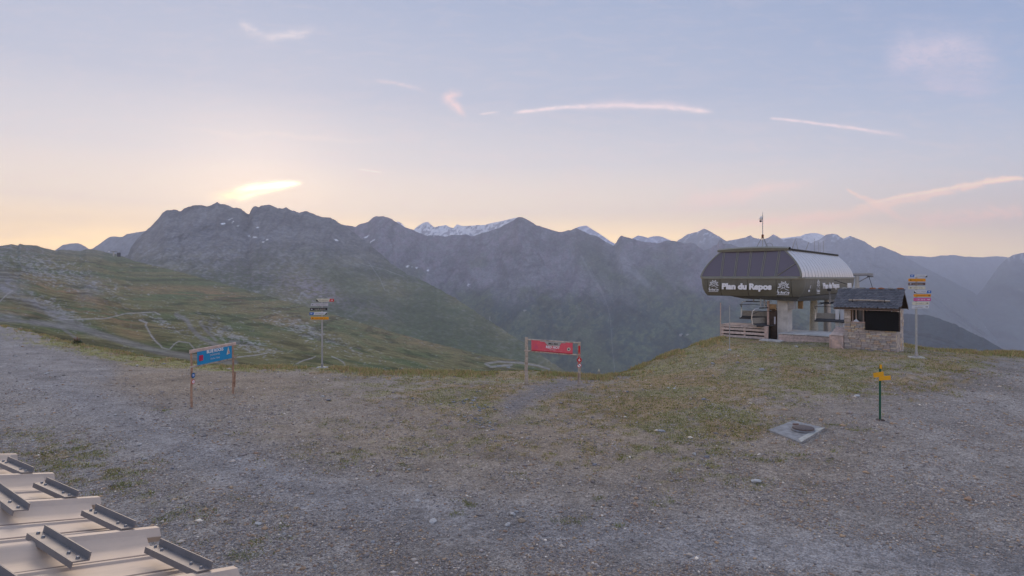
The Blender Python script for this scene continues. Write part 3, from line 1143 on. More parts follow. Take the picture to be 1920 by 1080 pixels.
def col_D(PX, V, X, Y, Z, n, n2):
    a = fbm(X / 220, Z / 160, 5, 521)
    fine = fbm(PX / 7.0 + V / 30., V / 7.0, 5, 522, .62)
    fine2 = fbm(PX / 2.6, V / 2.2, 4, 524, .6)
    gull = fbm(PX / 30.0 + V / 45. + (a - .5) * 2.0, V / 75.0 - PX / 160, 5, 523, .55, True)
    low = sstep(V + (a - .5) * 60 + (fine - .5) * 30, 520, 580)
    c = lerp3(ROCKP * 1.10, ROCK * .85, sstep(fine, .35, .65))
    c = lerp3(c, GREEN * .85, np.clip(sstep(a, .50, .66) * .6 * sstep(V, 430, 520) + .8 * blob(PX, V, 1130, 500, 30, 60, -38) + .5 * blob(PX, V, 1230, 520, 60, 30, -30), 0, 1))
    c = lerp3(c, ROCK * 1.0, np.clip(blob(PX, V, 965, 528, 50, 28, -10) + blob(PX, V, 1190, 520, 22, 70, -42), 0, 1) * .65)
    forest = lerp3(FOREST, GREEN * .80, sstep(.5 * a + .5 * fine, .46, .58))
    c = lerp3(c, forest, low * .95)
    c = lerp3(c, ROCKP * .9, np.clip(sstep(fine2 * .5 + fine * .5, .56, .68) * .55 * blob(PX, V, 1090, 560, 160, 70), 0, .8))
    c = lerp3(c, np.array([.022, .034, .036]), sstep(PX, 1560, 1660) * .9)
    c = lerp3(c, GREEN * 1.1, np.clip(blob(PX, V, 1330, 610, 100, 30, -10) + .8 * blob(PX, V, 870, 640, 130, 30, 20) + .7 * blob(PX, V, 1190, 640, 60, 40), 0, 1) * sstep(fine, .36, .6) * .7)
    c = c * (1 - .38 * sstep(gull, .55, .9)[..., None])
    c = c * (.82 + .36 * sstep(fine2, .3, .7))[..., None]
    for pts, w, k in [([(1105, 500), (1125, 540), (1140, 575), (1145, 600), (1148, 650), (1153, 700)], .9, .28), ([(919, 592), (918, 605), (916, 620)], .8, .9), ([(1090, 480), (1110, 520), (1130, 550)], 2.0, .3), ([(1155, 470), (1185, 505), (1215, 535)], 6, .30), ([(700, 470), (690, 500)], 4, .2)]:
        c = lerp3(c, ROCKL * .9, (1 - sstep(polydist(PX, V, pts) + (fine2 - .5) * 1.2, w * .5, w * 1.4)) * k)
    sn = np.zeros_like(PX)
    for (x, y, rx, ry, an) in [(688, 443.5, 7, 1.5, -25), (674, 447.5, 3, 1.5, 0), (698, 452, 5, 1.2, -30), (675.5, 457, 2, 1.5, 20), (684, 472, 4, 1.2, 32), (698, 476, 1.5, 1, 0), (764, 499, 3.2, 1.8, -30), (781, 502, 3, 1.5, -20), (803, 507, 2, 1.8, -40), (773, 500, 1.2, 1, 0), (879, 533, 4, .8, -10), (878, 536, 2, .8, 0), (813.5, 442.5, 1.5, 1, 0)]:
        sn = np.maximum(sn, blob(PX, V, x, y, rx, ry, an))
    c = lerp3(c, SNOW, sstep(sn + (fine2 - .5) * .5, .35, .55))
    return np.clip(c, .01, 1)


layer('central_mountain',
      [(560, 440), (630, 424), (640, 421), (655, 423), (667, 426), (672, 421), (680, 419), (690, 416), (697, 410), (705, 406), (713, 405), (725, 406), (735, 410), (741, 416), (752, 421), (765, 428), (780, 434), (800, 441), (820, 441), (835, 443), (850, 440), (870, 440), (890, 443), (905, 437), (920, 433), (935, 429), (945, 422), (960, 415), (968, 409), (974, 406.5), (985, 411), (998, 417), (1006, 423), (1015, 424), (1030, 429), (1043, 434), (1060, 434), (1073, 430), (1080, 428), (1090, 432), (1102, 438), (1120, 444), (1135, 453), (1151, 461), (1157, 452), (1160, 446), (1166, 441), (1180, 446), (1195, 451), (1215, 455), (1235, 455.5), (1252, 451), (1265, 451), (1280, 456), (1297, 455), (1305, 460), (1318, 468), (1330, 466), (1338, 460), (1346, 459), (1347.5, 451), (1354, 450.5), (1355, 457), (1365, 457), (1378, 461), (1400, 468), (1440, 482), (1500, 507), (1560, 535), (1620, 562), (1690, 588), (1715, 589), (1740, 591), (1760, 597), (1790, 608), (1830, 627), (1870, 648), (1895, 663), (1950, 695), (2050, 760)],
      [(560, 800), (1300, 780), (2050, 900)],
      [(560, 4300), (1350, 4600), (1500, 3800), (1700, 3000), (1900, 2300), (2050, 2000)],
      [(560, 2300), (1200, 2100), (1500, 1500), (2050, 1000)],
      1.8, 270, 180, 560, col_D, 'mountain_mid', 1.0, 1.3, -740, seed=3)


def col_far(base, snow, sthr, sk=1.0, seedc=0, lowg=None):
    def fn(PX, V, X, Y, Z, n, n2):
        fine = fbm(PX / 6.0, V / 4.0 + PX / 12, 5, 540 + seedc, .62)
        c = lerp3(np.array(base) * .8, np.array(base) * 1.2, sstep(fine, .3, .7))
        if lowg:
            c = lerp3(c, np.array(lowg), sstep(V + (fine - .5) * 60, 470, 540))
        hz = sstep(-V, -sthr - 8, -sthr + 8)
        c = lerp3(c, SNOW, np.clip(sstep(fine, snow, snow + .08) * hz * sk, 0, 1))
        if seedc == 3:
            sp = sstep(vnoise(PX / 1.6, V / 1.2, 8), .80, .9) * np.clip(blob(PX, V, 1660, 600, 60, 16, 20) + blob(PX, V, 1860, 625, 60, 16) + .8 * blob(PX, V, 1600, 500, 90, 22, 20), 0, 1)
            c = lerp3(c, ROCKL * 1.5, sp * .8)
        return np.clip(c, .01, 1)
    return fn


FARLOW = (.06, .075, .06)
layer('right_range', [(1180, 520), (1240, 478), (1272, 450), (1290, 439), (1300, 436.5), (1308, 435), (1320, 428.5), (1328, 432), (1337, 437), (1350, 444), (1362, 452), (1385, 448), (1400, 444), (1407, 441), (1414, 446), (1430, 449), (1440, 446), (1450, 439), (1458, 443), (1468, 449), (1490, 445), (1503, 448), (1520, 456), (1537, 449), (1550, 439.5), (1560, 438), (1570, 440), (1581, 447), (1594, 442), (1604, 446), (1620, 452), (1640, 465), (1650, 461), (1660, 464), (1680, 472), (1700, 483), (1730, 500), (1770, 520), (1820, 545), (1870, 580), (1920, 615), (2050, 700)],
      [(1180, 640), (1600, 700), (2050, 780)], [(1180, 7600), (2050, 6500)], [(1180, 5600), (2050, 3200)], 1.6, 170, 260, 800,
      col_far((.16, .16, .17), .60, 452, .40, 3, FARLOW), 'mountain_far', 1.0, .6, -740, seed=4)
layer('far_glacier_range', [(1440, 470), (1455, 448), (1470, 446), (1485, 444), (1500, 443), (1508, 439), (1520, 436.5), (1532, 437), (1545, 441), (1560, 452), (1600, 480)],
      [(1440, 520), (1600, 520)], [(1440, 8800), (1600, 8800)], [(1440, 8200), (1600, 8200)], 2.0, 40, 60, 500,
      col_far((.35, .36, .40), .25, 480, 1.0, 5), 'mountain_far', seed=5, jag=.5)
layer('left_glacier_range', [(700, 470), (735, 425), (745, 415), (752, 418), (760, 426), (775, 431), (785, 423), (793, 418), (802, 415.5), (807, 420), (815, 427), (822, 424), (830, 423), (836, 422), (843, 426), (850, 428), (857, 420.5), (865, 424), (880, 423.5), (895, 422), (910, 421), (925, 417), (935, 416), (950, 412), (970, 408), (990, 420), (1030, 470)],
      [(700, 520), (1030, 520)], [(700, 8700), (1030, 8700)], [(700, 8000), (1030, 8000)], 1.6, 60, 90, 500,
      col_far((.20, .20, .23), .40, 470, .9, 6), 'mountain_far', seed=6, jag=.6)
layer('pale_peak_range', [(1020, 480), (1060, 440), (1080, 427), (1088, 424), (1095, 423.5), (1099, 422.5), (1106, 427), (1115, 433), (1124, 438), (1135, 446), (1150, 455), (1170, 465), (1183, 450), (1188, 446), (1196, 441.5), (1205, 443), (1215, 446), (1222, 443), (1232, 442), (1244, 445), (1255, 449), (1270, 455), (1300, 480)],
      [(1020, 540), (1300, 540)], [(1020, 8900), (1300, 8900)], [(1020, 8300), (1300, 8300)], 1.8, 50, 70, 500,
      col_far((.30, .32, .40), .54, 470, .4, 7), 'mountain_far', seed=7, jag=.5)
layer('far_left_range', [(60, 500), (95, 474), (108, 466), (118, 459.5), (133, 456), (146, 456), (158, 461), (168, 467), (176, 465), (190, 455), (200, 447), (208, 443), (220, 443.5), (230, 444), (238, 438), (250, 437), (263, 435), (290, 430), (330, 440), (380, 500)],
      [(60, 540), (380, 540)], [(60, 5200), (380, 4200)], [(60, 4300), (380, 3800)], 1.8, 60, 80, 400,
      col_far((.15, .155, .16), .9, 400, 0, 8), 'mountain_far', seed=8, jag=.6)
layer('valley_end_range', [(1560, 500), (1640, 484), (1690, 479), (1720, 480), (1745, 482), (1765, 479), (1785, 478), (1810, 481), (1840, 482), (1862, 480), (1890, 482), (1920, 484), (2100, 470)],
      [(1560, 720), (2100, 720)], [(1560, 9100), (2100, 9100)], [(1560, 6800), (2100, 6800)], 2.4, 90, 150, 700,
      col_far((.16, .17, .18), .85, 480, .5, 9, FARLOW), 'mountain_far', seed=9, jag=.6, skirt=-740)
layer('right_edge_mountain', [(1760, 620), (1800, 585), (1840, 545), (1862, 515), (1875, 497), (1888, 485), (1900, 478), (1912, 475.5), (1930, 472), (2000, 455), (2200, 450)],
      [(1760, 720), (2200, 760)], [(1760, 6600), (2200, 5800)], [(1760, 5200), (2200, 4600)], 2.4, 120, 160, 600,
      col_far((.15, .16, .17), .55, 488, .35, 10, FARLOW), 'mountain_far', seed=10, jag=.8, skirt=-740)

# ------------------------------------------------------------------ lift station
S0 = Vector((20.8, 42.0, 0.85))
SA = math.radians(-40.5)
SC_, SS_ = math.cos(SA), math.sin(SA)
EX = Vector((SC_, SS_, 0))
EY = Vector((-SS_, SC_, 0))


def slx(px, y):
    """station-local x of the point seen at column px on local depth y"""
    u = (px - 960) / F
    return (u * (S0.y + y * EY.y) - S0.x - y * EY.x) / (EX.x - u * EX.y)


def slz(row, x, y):
    Yw = S0.y + x * EX.y + y * EY.y
    return CZ + (HR - row) / F * Yw - S0.z


WID, LEN = 7.7, 18.6
ZB, ZM, ZT = 3.12, 4.40, 6.60
station = empty('lift_station', S0, SA, 'long olive chairlift station on concrete legs, with tinted front glazing and Plan du Repos lettering', 'lift station')

# perimeter of the drum, rounded corners
RC = .75


def perim():
    pts = []
    x0, x1, y0, y1 = -WID, 0.0, 0.0, LEN

    def arc(cx, cy, a0, a1):
        for i in range(7):
            a = math.radians(a0 + (a1 - a0) * i / 6)
            pts.append((cx + RC * math.cos(a), cy + RC * math.sin(a), math.cos(a), math.sin(a)))
    arc(x0 + RC, y0 + RC, 180, 270)
    arc(x1 - RC, y0 + RC, 270, 360)
    arc(x1 - RC, y1 - RC, 0, 90)
    arc(x0 + RC, y1 - RC, 90, 180)
    pts.append(pts[0])
    return pts


PER = perim()
PLEN = [0.0]
for a, b in zip(PER[:-1], PER[1:]):
    PLEN.append(PLEN[-1] + math.hypot(b[0] - a[0], b[1] - a[1]))


def per_at(s):
    s = s % PLEN[-1]
    for i in range(len(PER) - 1):
        if s <= PLEN[i + 1] + 1e-9:
            t = (s - PLEN[i]) / max(1e-9, PLEN[i + 1] - PLEN[i])
            return [PER[i][k] * (1 - t) + PER[i + 1][k] * t for k in range(4)]
    return list(PER[-1])


PROFILE = [(0.0, ZM), (.015, ZM - .25), (.06, ZM - .55), (.14, ZM - .85), (.26, ZM - 1.08), (.42, ZB)]


def fascia(s0, s1):
    ss_ = [s0 + .015]
    ss_ += [s for s in PLEN if s0 + .05 < s < s1 - .05]
    ss_ += [s1 - .015]
    P = []
    for s in ss_:
        x, y, nx, ny = per_at(s)
        P.append([(x - nx * o, y - ny * o, z) for o, z in PROFILE])
    return MB().grid(P)


arcL = PLEN[6]            # end of first corner arc
front_len = WID - 2 * RC
s_front0 = arcL           # x = -WID+RC
s_front1 = s_front0 + front_len


def s_of_x(x):
    return s_front0 + (x + WID - RC)


joints = [slx(p, 0) for p in (1326, 1350, 1401, 1455, 1483)]
cuts = [0.0 - 1.2] + [s_of_x(j) for j in joints]
s_r0 = PLEN[13]
side_y = [1.2, 3.4, 5.3, 9.2, 12.6, 15.8]
cuts += [s_r0 + (y - RC) for y in side_y]
s_b0 = PLEN[20]
cuts += [s_b0, s_b0 + 3.1, s_b0 + front_len]
s_l0 = PLEN[27]
cuts += [s_l0 + k * 4.2 for k in (0, 1, 2, 3)]
endc = PLEN[-1] - 1.2
for a, b in zip(cuts, cuts[1:] + [endc]):
    fascia(a, b).build('fascia_panel', 'olive', station, True)
# dark lining behind the joints
MB().grid([[(x - nx * (o + .03), y - ny * (o + .03), z) for o, z in PROFILE] for x, y, nx, ny in PER]).build('fascia_lining', 'soffit', station)
# rail round the drum
P = []
for x, y, nx, ny in PER:
    P.append([(x - nx * .1, y - ny * .1, ZM - .02), (x + nx * .05, y + ny * .05, ZM + .01), (x + nx * .05, y + ny * .05, ZM + .10), (x + nx * .02, y + ny * .02, ZM + .16), (x - nx * .16, y - ny * .16, ZM + .20)])
MB().grid(P).build('drum_rail', 'frame_olive', station)
# under floor
MB().prism([(x - nx * .44, y - ny * .44, ZB - .02) for x, y, nx, ny in PER[:-1]], (0, 0, .05)).build('soffit', 'soffit', station)
# tapered hull under the drum
hx0, hx1 = slx(1372, 1.2), slx(1500, .9)
top = [(hx0, .8), (hx1, .8), (hx1 + .1, 17.4), (hx0, 17.4)]
mb = MB()
b0 = [(x, y, ZB - .03) for x, y in top]
b1 = [(hx0 + .9, 1.0, ZB - .22), (hx1 - .25, 1.0, ZB - .34), (hx1 - .15, 17.0, ZB - .62), (hx0 + .9, 17.0, ZB - .5)]
mb.v = b0 + b1
mb.f = [(0, 1, 2, 3), (7, 6, 5, 4), (0, 4, 5, 1), (1, 5, 6, 2), (2, 6, 7, 3), (3, 7, 4, 0)]
mb.build('hull', 'hull', station)

# arched shell
XC = -WID / 2


def halfw(t):
    return (WID / 2 - .10) - 1.36 * t ** 1.75


def fy(t):
    return .16 + .80 * t


NT = 10
Z0 = ZM + .14


def shell_pt(side, t, y):
    return (XC + side * halfw(t), y, Z0 + (ZT - Z0) * t)


NP = 19
for i in range(NP):
    P = []
    for (k, off) in ((i, .06), (i + 1, -.06)):
        row = []
        for j in range(NT + 1):
            t = j / NT
            y = fy(t) + (LEN - .5 - fy(t)) * k / NP + off
            x, yy_, z = shell_pt(1, t, y)
            row.append((x + .03, yy_, z))
        P.append(row)
    mb = MB().grid(P)
    # folded edges
    for e in (0, 1):
        mb.grid([P[e], [(x - .05, y, z) for x, y, z in P[e]]])
    mb.build('cladding_panel', 'cladding', station, True)
P = [[shell_pt(1, j / NT, fy(j / NT) + (LEN - .5 - fy(j / NT)) * k / 6) for j in range(NT + 1)] for k in range(7)]
P = [[(x - .035, y, z) for x, y, z in r] for r in P]
MB().grid(P).build('shell_lining', 'soffit', station, True)
P = [[shell_pt(-1, j / NT, fy(j / NT) + (LEN - .5 - fy(j / NT)) * k / 6) for j in range(NT + 1)] for k in range(7)]
MB().grid(P).build('left_cladding', 'cladding', station, True)
# rear end wall
MB().prism([shell_pt(-1, j / NT, LEN - .5) for j in range(NT + 1)] + [shell_pt(1, j / NT, LEN - .5) for j in range(NT, -1, -1)], (0, .06, 0)).build('rear_wall', 'olive', station)
# roof deck with overhanging front fascia
tw = halfw(1)
mb = MB()
mb.box(XC - tw - .04, XC + tw + .04, fy(1) + .2, LEN - .45, ZT - .02, ZT + .10)
mb.build('roof_deck', 'frame_olive', station)
mb = MB()
P = []
for k in range(13):
    q = k / 12 * 2 - 1
    x = XC + q * (tw + .28)
    zz = .10 * (1 - q * q)
    yo = .12 * q * q
    P.append([(x, fy(1) - .16 + yo, ZT - .05), (x, fy(1) - .22 + yo, ZT + .10 + zz), (x, fy(1) + .1 + yo, ZT + .22 + zz), (x, fy(1) + .7, ZT + .11)])
mb.grid(P)
mb.grid([[p[0], p[3]] for p in P])
mb.build('front_cap', 'frame_olive', station, True)
MB().box(XC + tw - .05, XC + tw + .10, fy(1) + .5, LEN - .45, ZT + .02, ZT + .15).build('ridge_trim', 'olive_dark', station)


# front glazing
def lerp(a, b, t):
    return a + (b - a) * t


gb = [slx(p, .16) for p in (1352, 1377, 1402, 1427, 1454)]
gt = [slx(p, .96) for p in (1358, 1384, 1409, 1436, 1462)]


def gp(xb, xt, t):
    return (lerp(xb, xt, t), fy(t), Z0 + (ZT - Z0) * t)


def left_edge(t):
    return (XC - halfw(t), fy(t), Z0 + (ZT - Z0) * t)


def right_edge(t):
    return (XC + halfw(t), fy(t), Z0 + (ZT - Z0) * t)


for k in range(6):
    P = []
    for j in range(NT + 1):
        t = j / NT
        a = left_edge(t) if k == 0 else gp(gb[k - 1], gt[k - 1], t)
        b = right_edge(t) if k == 5 else gp(gb[k], gt[k], t)
        P.append([a, b])
    MB().grid(P).build('glass_pane', 'tinted_glass', station)
for k in range(5):
    a, b = Vector(gp(gb[k], gt[k], 0)), Vector(gp(gb[k], gt[k], 1))
    for s in (-.055, .055):
        a2, b2 = a + Vector((s, -.03, 0)), b + Vector((s, -.03, 0))
        w_ = .026
        mb = MB().prism([(a2.x - w_, a2.y, a2.z), (a2.x + w_, a2.y, a2.z), (b2.x + w_, b2.y, b2.z), (b2.x - w_, b2.y, b2.z)], (0, .07, 0))
        mb.build('mullion', 'frame_olive', station)
for fn, s in ((left_edge, -1), (right_edge, 1)):
    mb = MB()
    for j in range(NT):
        a, b = fn(j / NT), fn((j + 1) / NT)
        mb.prism([(a[0] - s * .10, a[1] - .04, a[2]), (a[0] + s * .03, a[1] - .04, a[2]), (b[0] + s * .03, b[1] - .04, b[2]), (b[0] - s * .10, b[1] - .04, b[2])], (0, .10, 0))
    mb.build('arch_frame', 'frame_olive', station)
MB().box(XC - halfw(0), XC + halfw(0), fy(0) - .05, fy(0) + .06, Z0 - .02, Z0 + .09).build('sill_rail', 'frame_olive', station)
a, b = Vector(gp(gb[4], gt[4], .03)), Vector(right_edge(.52))
MB().tube([a + Vector((0, -.03, 0)), b + Vector((0, -.03, 0))], .03, 6).build('diagonal_brace', 'frame_olive', station)
# steel arches and machinery inside
for i, y in enumerate((2.4, 4.6, 7.0, 9.6, 12.4)):
    pts = [(XC - halfw(j / 8) + .12, y, Z0 + (ZT - Z0) * j / 8 - .05) for j in range(9)] + [(XC + halfw(j / 8) - .12, y, Z0 + (ZT - Z0) * j / 8 - .05) for j in range(8, -1, -1)]
    MB().tube(pts, .05, 5).build('inner_arch', 'steel', station)
mb = MB()
mb.box(XC - 1.9, XC - 1.5, 2.2, 15.5, 5.0, 5.35)
mb.box(XC + 1.5, XC + 1.9, 2.2, 15.5, 5.0, 5.35)
mb.box(XC - 2.6, XC + 2.6, 3.0, 3.3, 4.7, 4.95)
mb.lathe([(2.0, 0), (2.1, .06), (2.1, .16), (2.0, .22)], (XC, 4.6, 4.78), 28)
mb.build('drive_machinery', 'steel_dark', station)

# lettering and emblems
RX90 = math.radians(90)


def put_text(parent, name, s, size, mname, loc, rz=0.0, rx=RX90, bold=0.0, shear=0.0, width=None, ext=.006):
    return link_obj(name, text_mesh(name, s, size, mname, bold, shear, ext, 'CENTER', width), parent, loc, (rx, 0, rz))


xl, xr = slx(1354, 0), slx(1447, 0)
zl = lerp(slz(536, xl, 0), slz(538.5, xr, 0), .5)
put_text(station, 'lettering', 'Plan du Repos', .60, 'letter_white', ((xl + xr) / 2, -.035 - .02, zl - .02), 0, RX90 - math.radians(4), .034, 0, xr - xl, .03)


def emblem(parent, cx, cz, s, y, rz=0, x_is_y=False):
    """rayed sun over a hill with the two-word name underneath"""
    o = MB()

    def q(pts):
        o.quad([(p[0] * s, 0, p[1] * s) for p in pts])
    for k in range(11):
        a = math.radians(-10 + k * 20)
        ca, sa = math.cos(a), math.sin(a)
        r0, r1 = .19, .46 if k % 2 == 0 else .36
        w0, w1 = .020, .050
        cx_, cy_ = 0.02, .22
        q([(cx_ + ca * r0 + sa * w0, cy_ + sa * r0 - ca * w0), (cx_ + ca * r1 + sa * w1, cy_ + sa * r1 - ca * w1), (cx_ + ca * (r1 + .03), cy_ + sa * (r1 + .03)), (cx_ + ca * r1 - sa * w1, cy_ + sa * r1 + ca * w1), (cx_ + ca * r0 - sa * w0, cy_ + sa * r0 + ca * w0)])
    n = 16
    for k in range(n):
        a0, a1 = 2 * math.pi * k / n, 2 * math.pi * (k + 1) / n
        q([(.02 + .09 * math.cos(a0), .22 + .09 * math.sin(a0)), (.02 + .14 * math.cos(a0), .22 + .14 * math.sin(a0)), (.02 + .14 * math.cos(a1), .22 + .14 * math.sin(a1)), (.02 + .09 * math.cos(a1), .22 + .09 * math.sin(a1))])
    for poly in ([(-.30, -.06), (-.10, .10), (.02, .02), (-.10, .04)], [(.05, .10), (.50, -.12), (.34, -.10), (.12, .02)], [(-.52, -.30), (-.44, -.02), (-.38, .02), (-.45, -.28)]):
        q(poly)
    for k in range(13):
        q([(-.50 + k * .078, -.52), (-.50 + k * .078 + .058, -.52), (-.50 + k * .078 + .058, -.46), (-.50 + k * .078, -.46)])
    m = o.build('emblem', 'logo_white', parent)
    m['kind'] = 'stuff'
    m.location = (cx, y, cz) if not x_is_y else (y, cx, cz)
    m.rotation_euler = (math.radians(-6) if not x_is_y else 0, 0, rz)
    t = text_mesh('emblem_name', 'la Rosière', .30 * s, 'logo_white', .012 * s, .35, .004, 'CENTER', .98 * s)
    link_obj('emblem_name', t, m, (0.02 * s, -.003, -.30 * s), (RX90, 0, 0))
    return m


ex1, ex2 = slx(1338.5, 0), slx(1469, 0)
emblem(station, ex1, slz(537.5, ex1, 0), .78, -.03 - .03)
emblem(station, ex2, slz(542, ex2, 0), .84, -.03 - .05)
emblem(station, 4.35, 3.78, .95, .02 + .01, math.radians(90), True)
put_text(station, 'lettering', 'Plan du Repos', .62, 'letter_white', (.015, 8.7, 3.85), math.radians(90), RX90 - math.radians(4), .018, 0, 5.6, .03)
mb = MB()
for poly in ([(0, 0), (.5, .0), (.45, .14), (.05, .14)], [(.45, .25), (.8, .62), (1.25, .74), (.95, .45), (.7, .42), (.55, .22)]):
    mb.prism([(0, p[0], p[1]) for p in poly], (.012, 0, 0))
mb.build('bird_mark', 'logo_white', station, loc=(-.06, 1.75, 3.48))['kind'] = 'stuff'

# legs and the parts below
cx0, cx1 = slx(1457, 1.5), slx(1470, 1.5)
MB().box(cx0, cx0 + .75, 1.5, 2.75, -1.2, ZB - .1, .03).build('column', 'concrete', station)
MB().box(cx0 + .76, cx0 + 1.15, 1.6, 2.3, 2.15, ZB - .2).build('bracket_box', 'steel', station)
pbx = slx(1526, 11.5)
mb = MB().lathe([(.36, -2.0), (.36, -.1), (.31, 1.2), (.27, 2.8)], (pbx, 11.5, 0), 16)
mb.build('round_column', 'concrete_pale', station, True)
mb = MB().lathe([(.32, -2.0), (.32, -.1), (.28, 1.2), (.26, 2.8)], (pbx + .95, 12.1, 0), 16)
mb.build('round_column', 'steel', station, True)
MB().box(pbx - 1.3, pbx + 1.5, 10.6, 12.9, -2.5, -.62).build('column_footing', 'concrete_pale', station)
MB().box(pbx - .6, pbx + 1.6, 10.9, 12.6, -.60, -.44).build('base_plate', 'steel_dark', station)
hg = slx(1501, 4.0)
MB().box(hg - .16, hg + .16, 3.85, 4.15, 2.10, 2.75).build('hanging_bracket', 'timber_warm', station)
MB().tube([(slx(1426, .9), .9, ZB - .2), (slx(1426, .9), .9, 2.3)], .05, 6).build('drop_rod', 'galv', station)
# bent bumper rail beside the chair track
r0 = slx(1545, 5.0)
MB().tube([(r0 - .3, 5, 2.55), (r0 + .6, 5, 2.62), (r0 + 1.4, 5, 2.80), (r0 + 1.8, 5, 3.2), (r0 + 1.9, 5, 3.6)], .05, 6).build('guide_rail', 'cable', station)
MB().box(slx(1556, 7), slx(1596, 7), 7.0, 7.3, 2.4, 2.75).build('track_beam', 'steel', station)

# operator cabinet under the drum
cabx0, cabx1 = slx(1438, 1.4), slx(1455.5, 1.4)
cab = empty('operator_cabinet', S0 + EX * cabx0 + EY * 1.45 + Vector((0, 0, -.55)), SA, 'tall dark brown cabinet with a pale corner post, left against the concrete station column', 'cabinet')
cw = cabx1 - cabx0
MB().box(.16, cw, 0, 1.0, 0, 2.55, .02).build('body', 'wood_dark', cab)
MB().box(0, .15, -.04, .12, 0, 3.3).build('corner_post', 'wood_pale', cab)
MB().box(.02, .13, .9, 1.02, 0, 2.6).build('corner_post', 'wood_pale', cab)
MB().box(.16, cw - .02, .02, .10, 2.60, 3.05).build('header_board', 'timber_warm', cab)
MB().box(.2, cw - .1, .0, .9, 2.62, 2.70).build('cabinet_roof', 'wood_dark', cab)
MB().box(cw - .16, cw - .06, -.05, -.002, 1.55, 2.1).build('control_box', 'sign_grey', cab)
slab = hit(1447, 640)
mb = MB().box(-.75, .75, -.5, .6, -.2, .10, .02)
sl_ = mb.build('footing_slab', 'concrete', None)
sl_.location = slab
sl_.rotation_euler = (0, 0, SA)
tag(sl_, 'low pale concrete slab at the foot of the brown cabinet', 'slab')

# mast with camera on the roof
mx, my = slx(1430, 2.6), 2.6
mast = empty('camera_mast', S0 + EX * mx + EY * my + Vector((0, 0, ZT + .10)), SA, 'thin mast on a tripod with a white camera near its top, on the station roof', 'mast')
MB().tube([(0, 0, .0), (0, 0, 2.75)], .030, 8).build('pole', 'galv', mast)
MB().tube([(0, 0, 2.75), (0, 0, 3.02)], .014, 6).build('spike', 'galv', mast)
for (a, b) in ((-.55, -.15), (.50, -.30), (.35, .5)):
    MB().tube([(a, b, 0), (0, 0, 1.1)], .028, 6).build('leg', 'steel', mast)
MB().lathe([(.07, .95), (.09, 1.0), (.09, 1.18), (.05, 1.24)], (0, 0, 0), 10).build('collar', 'rust', mast)
MB().box(-.16, .02, -.04, .04, 2.58, 2.66).build('bracket', 'white', mast)
MB().lathe([(.05, 0), (.10, .05), (.11, .18), (.07, .26), (.02, .28)], (-.14, 0, 2.38), 12).build('camera_housing', 'white', mast, True)
MB().lathe([(.03, -.05), (.08, -.02), (.09, .05), (.09, .09)], (-.15, -.02, 2.26), 12).build('camera_dome', 'steel_dark', mast, True)
# bent pipe beside it
ax = slx(1443, 2.6)
arch = MB().tube([(0, 0, 0), (0, 0, .25), (.06, 0, .42), (.2, 0, .53), (.36, 0, .53), (.5, 0, .42), (.56, 0, .2), (.56, 0, 0)], .022, 6).build('bent_pipe', 'steel')
arch.location = S0 + EX * (ax - .3) + EY * 2.6 + Vector((0, 0, ZT + .10))
arch.rotation_euler = (0, 0, SA)
tag(arch, 'thin hoop of bent pipe on the station roof, just right of the mast', 'pipe')
fx = slx(1498, 7.5)
fr = MB().tube([(-.28, 0, 0), (0, 0, .95), (.24, 0, 0)], .030, 6).build('lifting_frame', 'steel')
fr.location = S0 + EX * (XC + tw - .5) + EY * 5.6 + Vector((0, 0, ZT + .1))
fr.rotation_euler = (0, 0, SA)
tag(fr, 'A-shaped steel frame standing midway along the station roof', 'frame')
fr2 = MB().tube([(-.22, 0, 0), (.05, 0, .75), (.11, 0, .88)], .024, 6).build('bent_rod', 'steel')
fr2.location = S0 + EX * (XC + tw - .5) + EY * 9.4 + Vector((0, 0, ZT + .1))
fr2.rotation_euler = (0, 0, SA)
tag(fr2, 'single leaning rod with a hooked tip on the station roof', 'rod')
ant0 = None
for i, (yy_, hh) in enumerate(((11.2, 1.25), (12.6, 1.05), (13.2, 1.0), (14.5, 1.2))):
    o = MB().tube([(0, 0, 0), (0, 0, hh)], .014, 5).build('whip_antenna', 'steel')
    o.location = S0 + EX * (XC + tw - .4) + EY * yy_ + Vector((0, 0, ZT + .1))
    tag(o, ('thin whip antenna on the station roof, first and nearest of the four', 'thin whip antenna on the station roof, second from the mast', 'shortest whip antenna on the station roof, third from the mast', 'thin whip antenna on the station roof, farthest of the four')[i], 'antenna', 'whip antennas at the far end of the station roof')

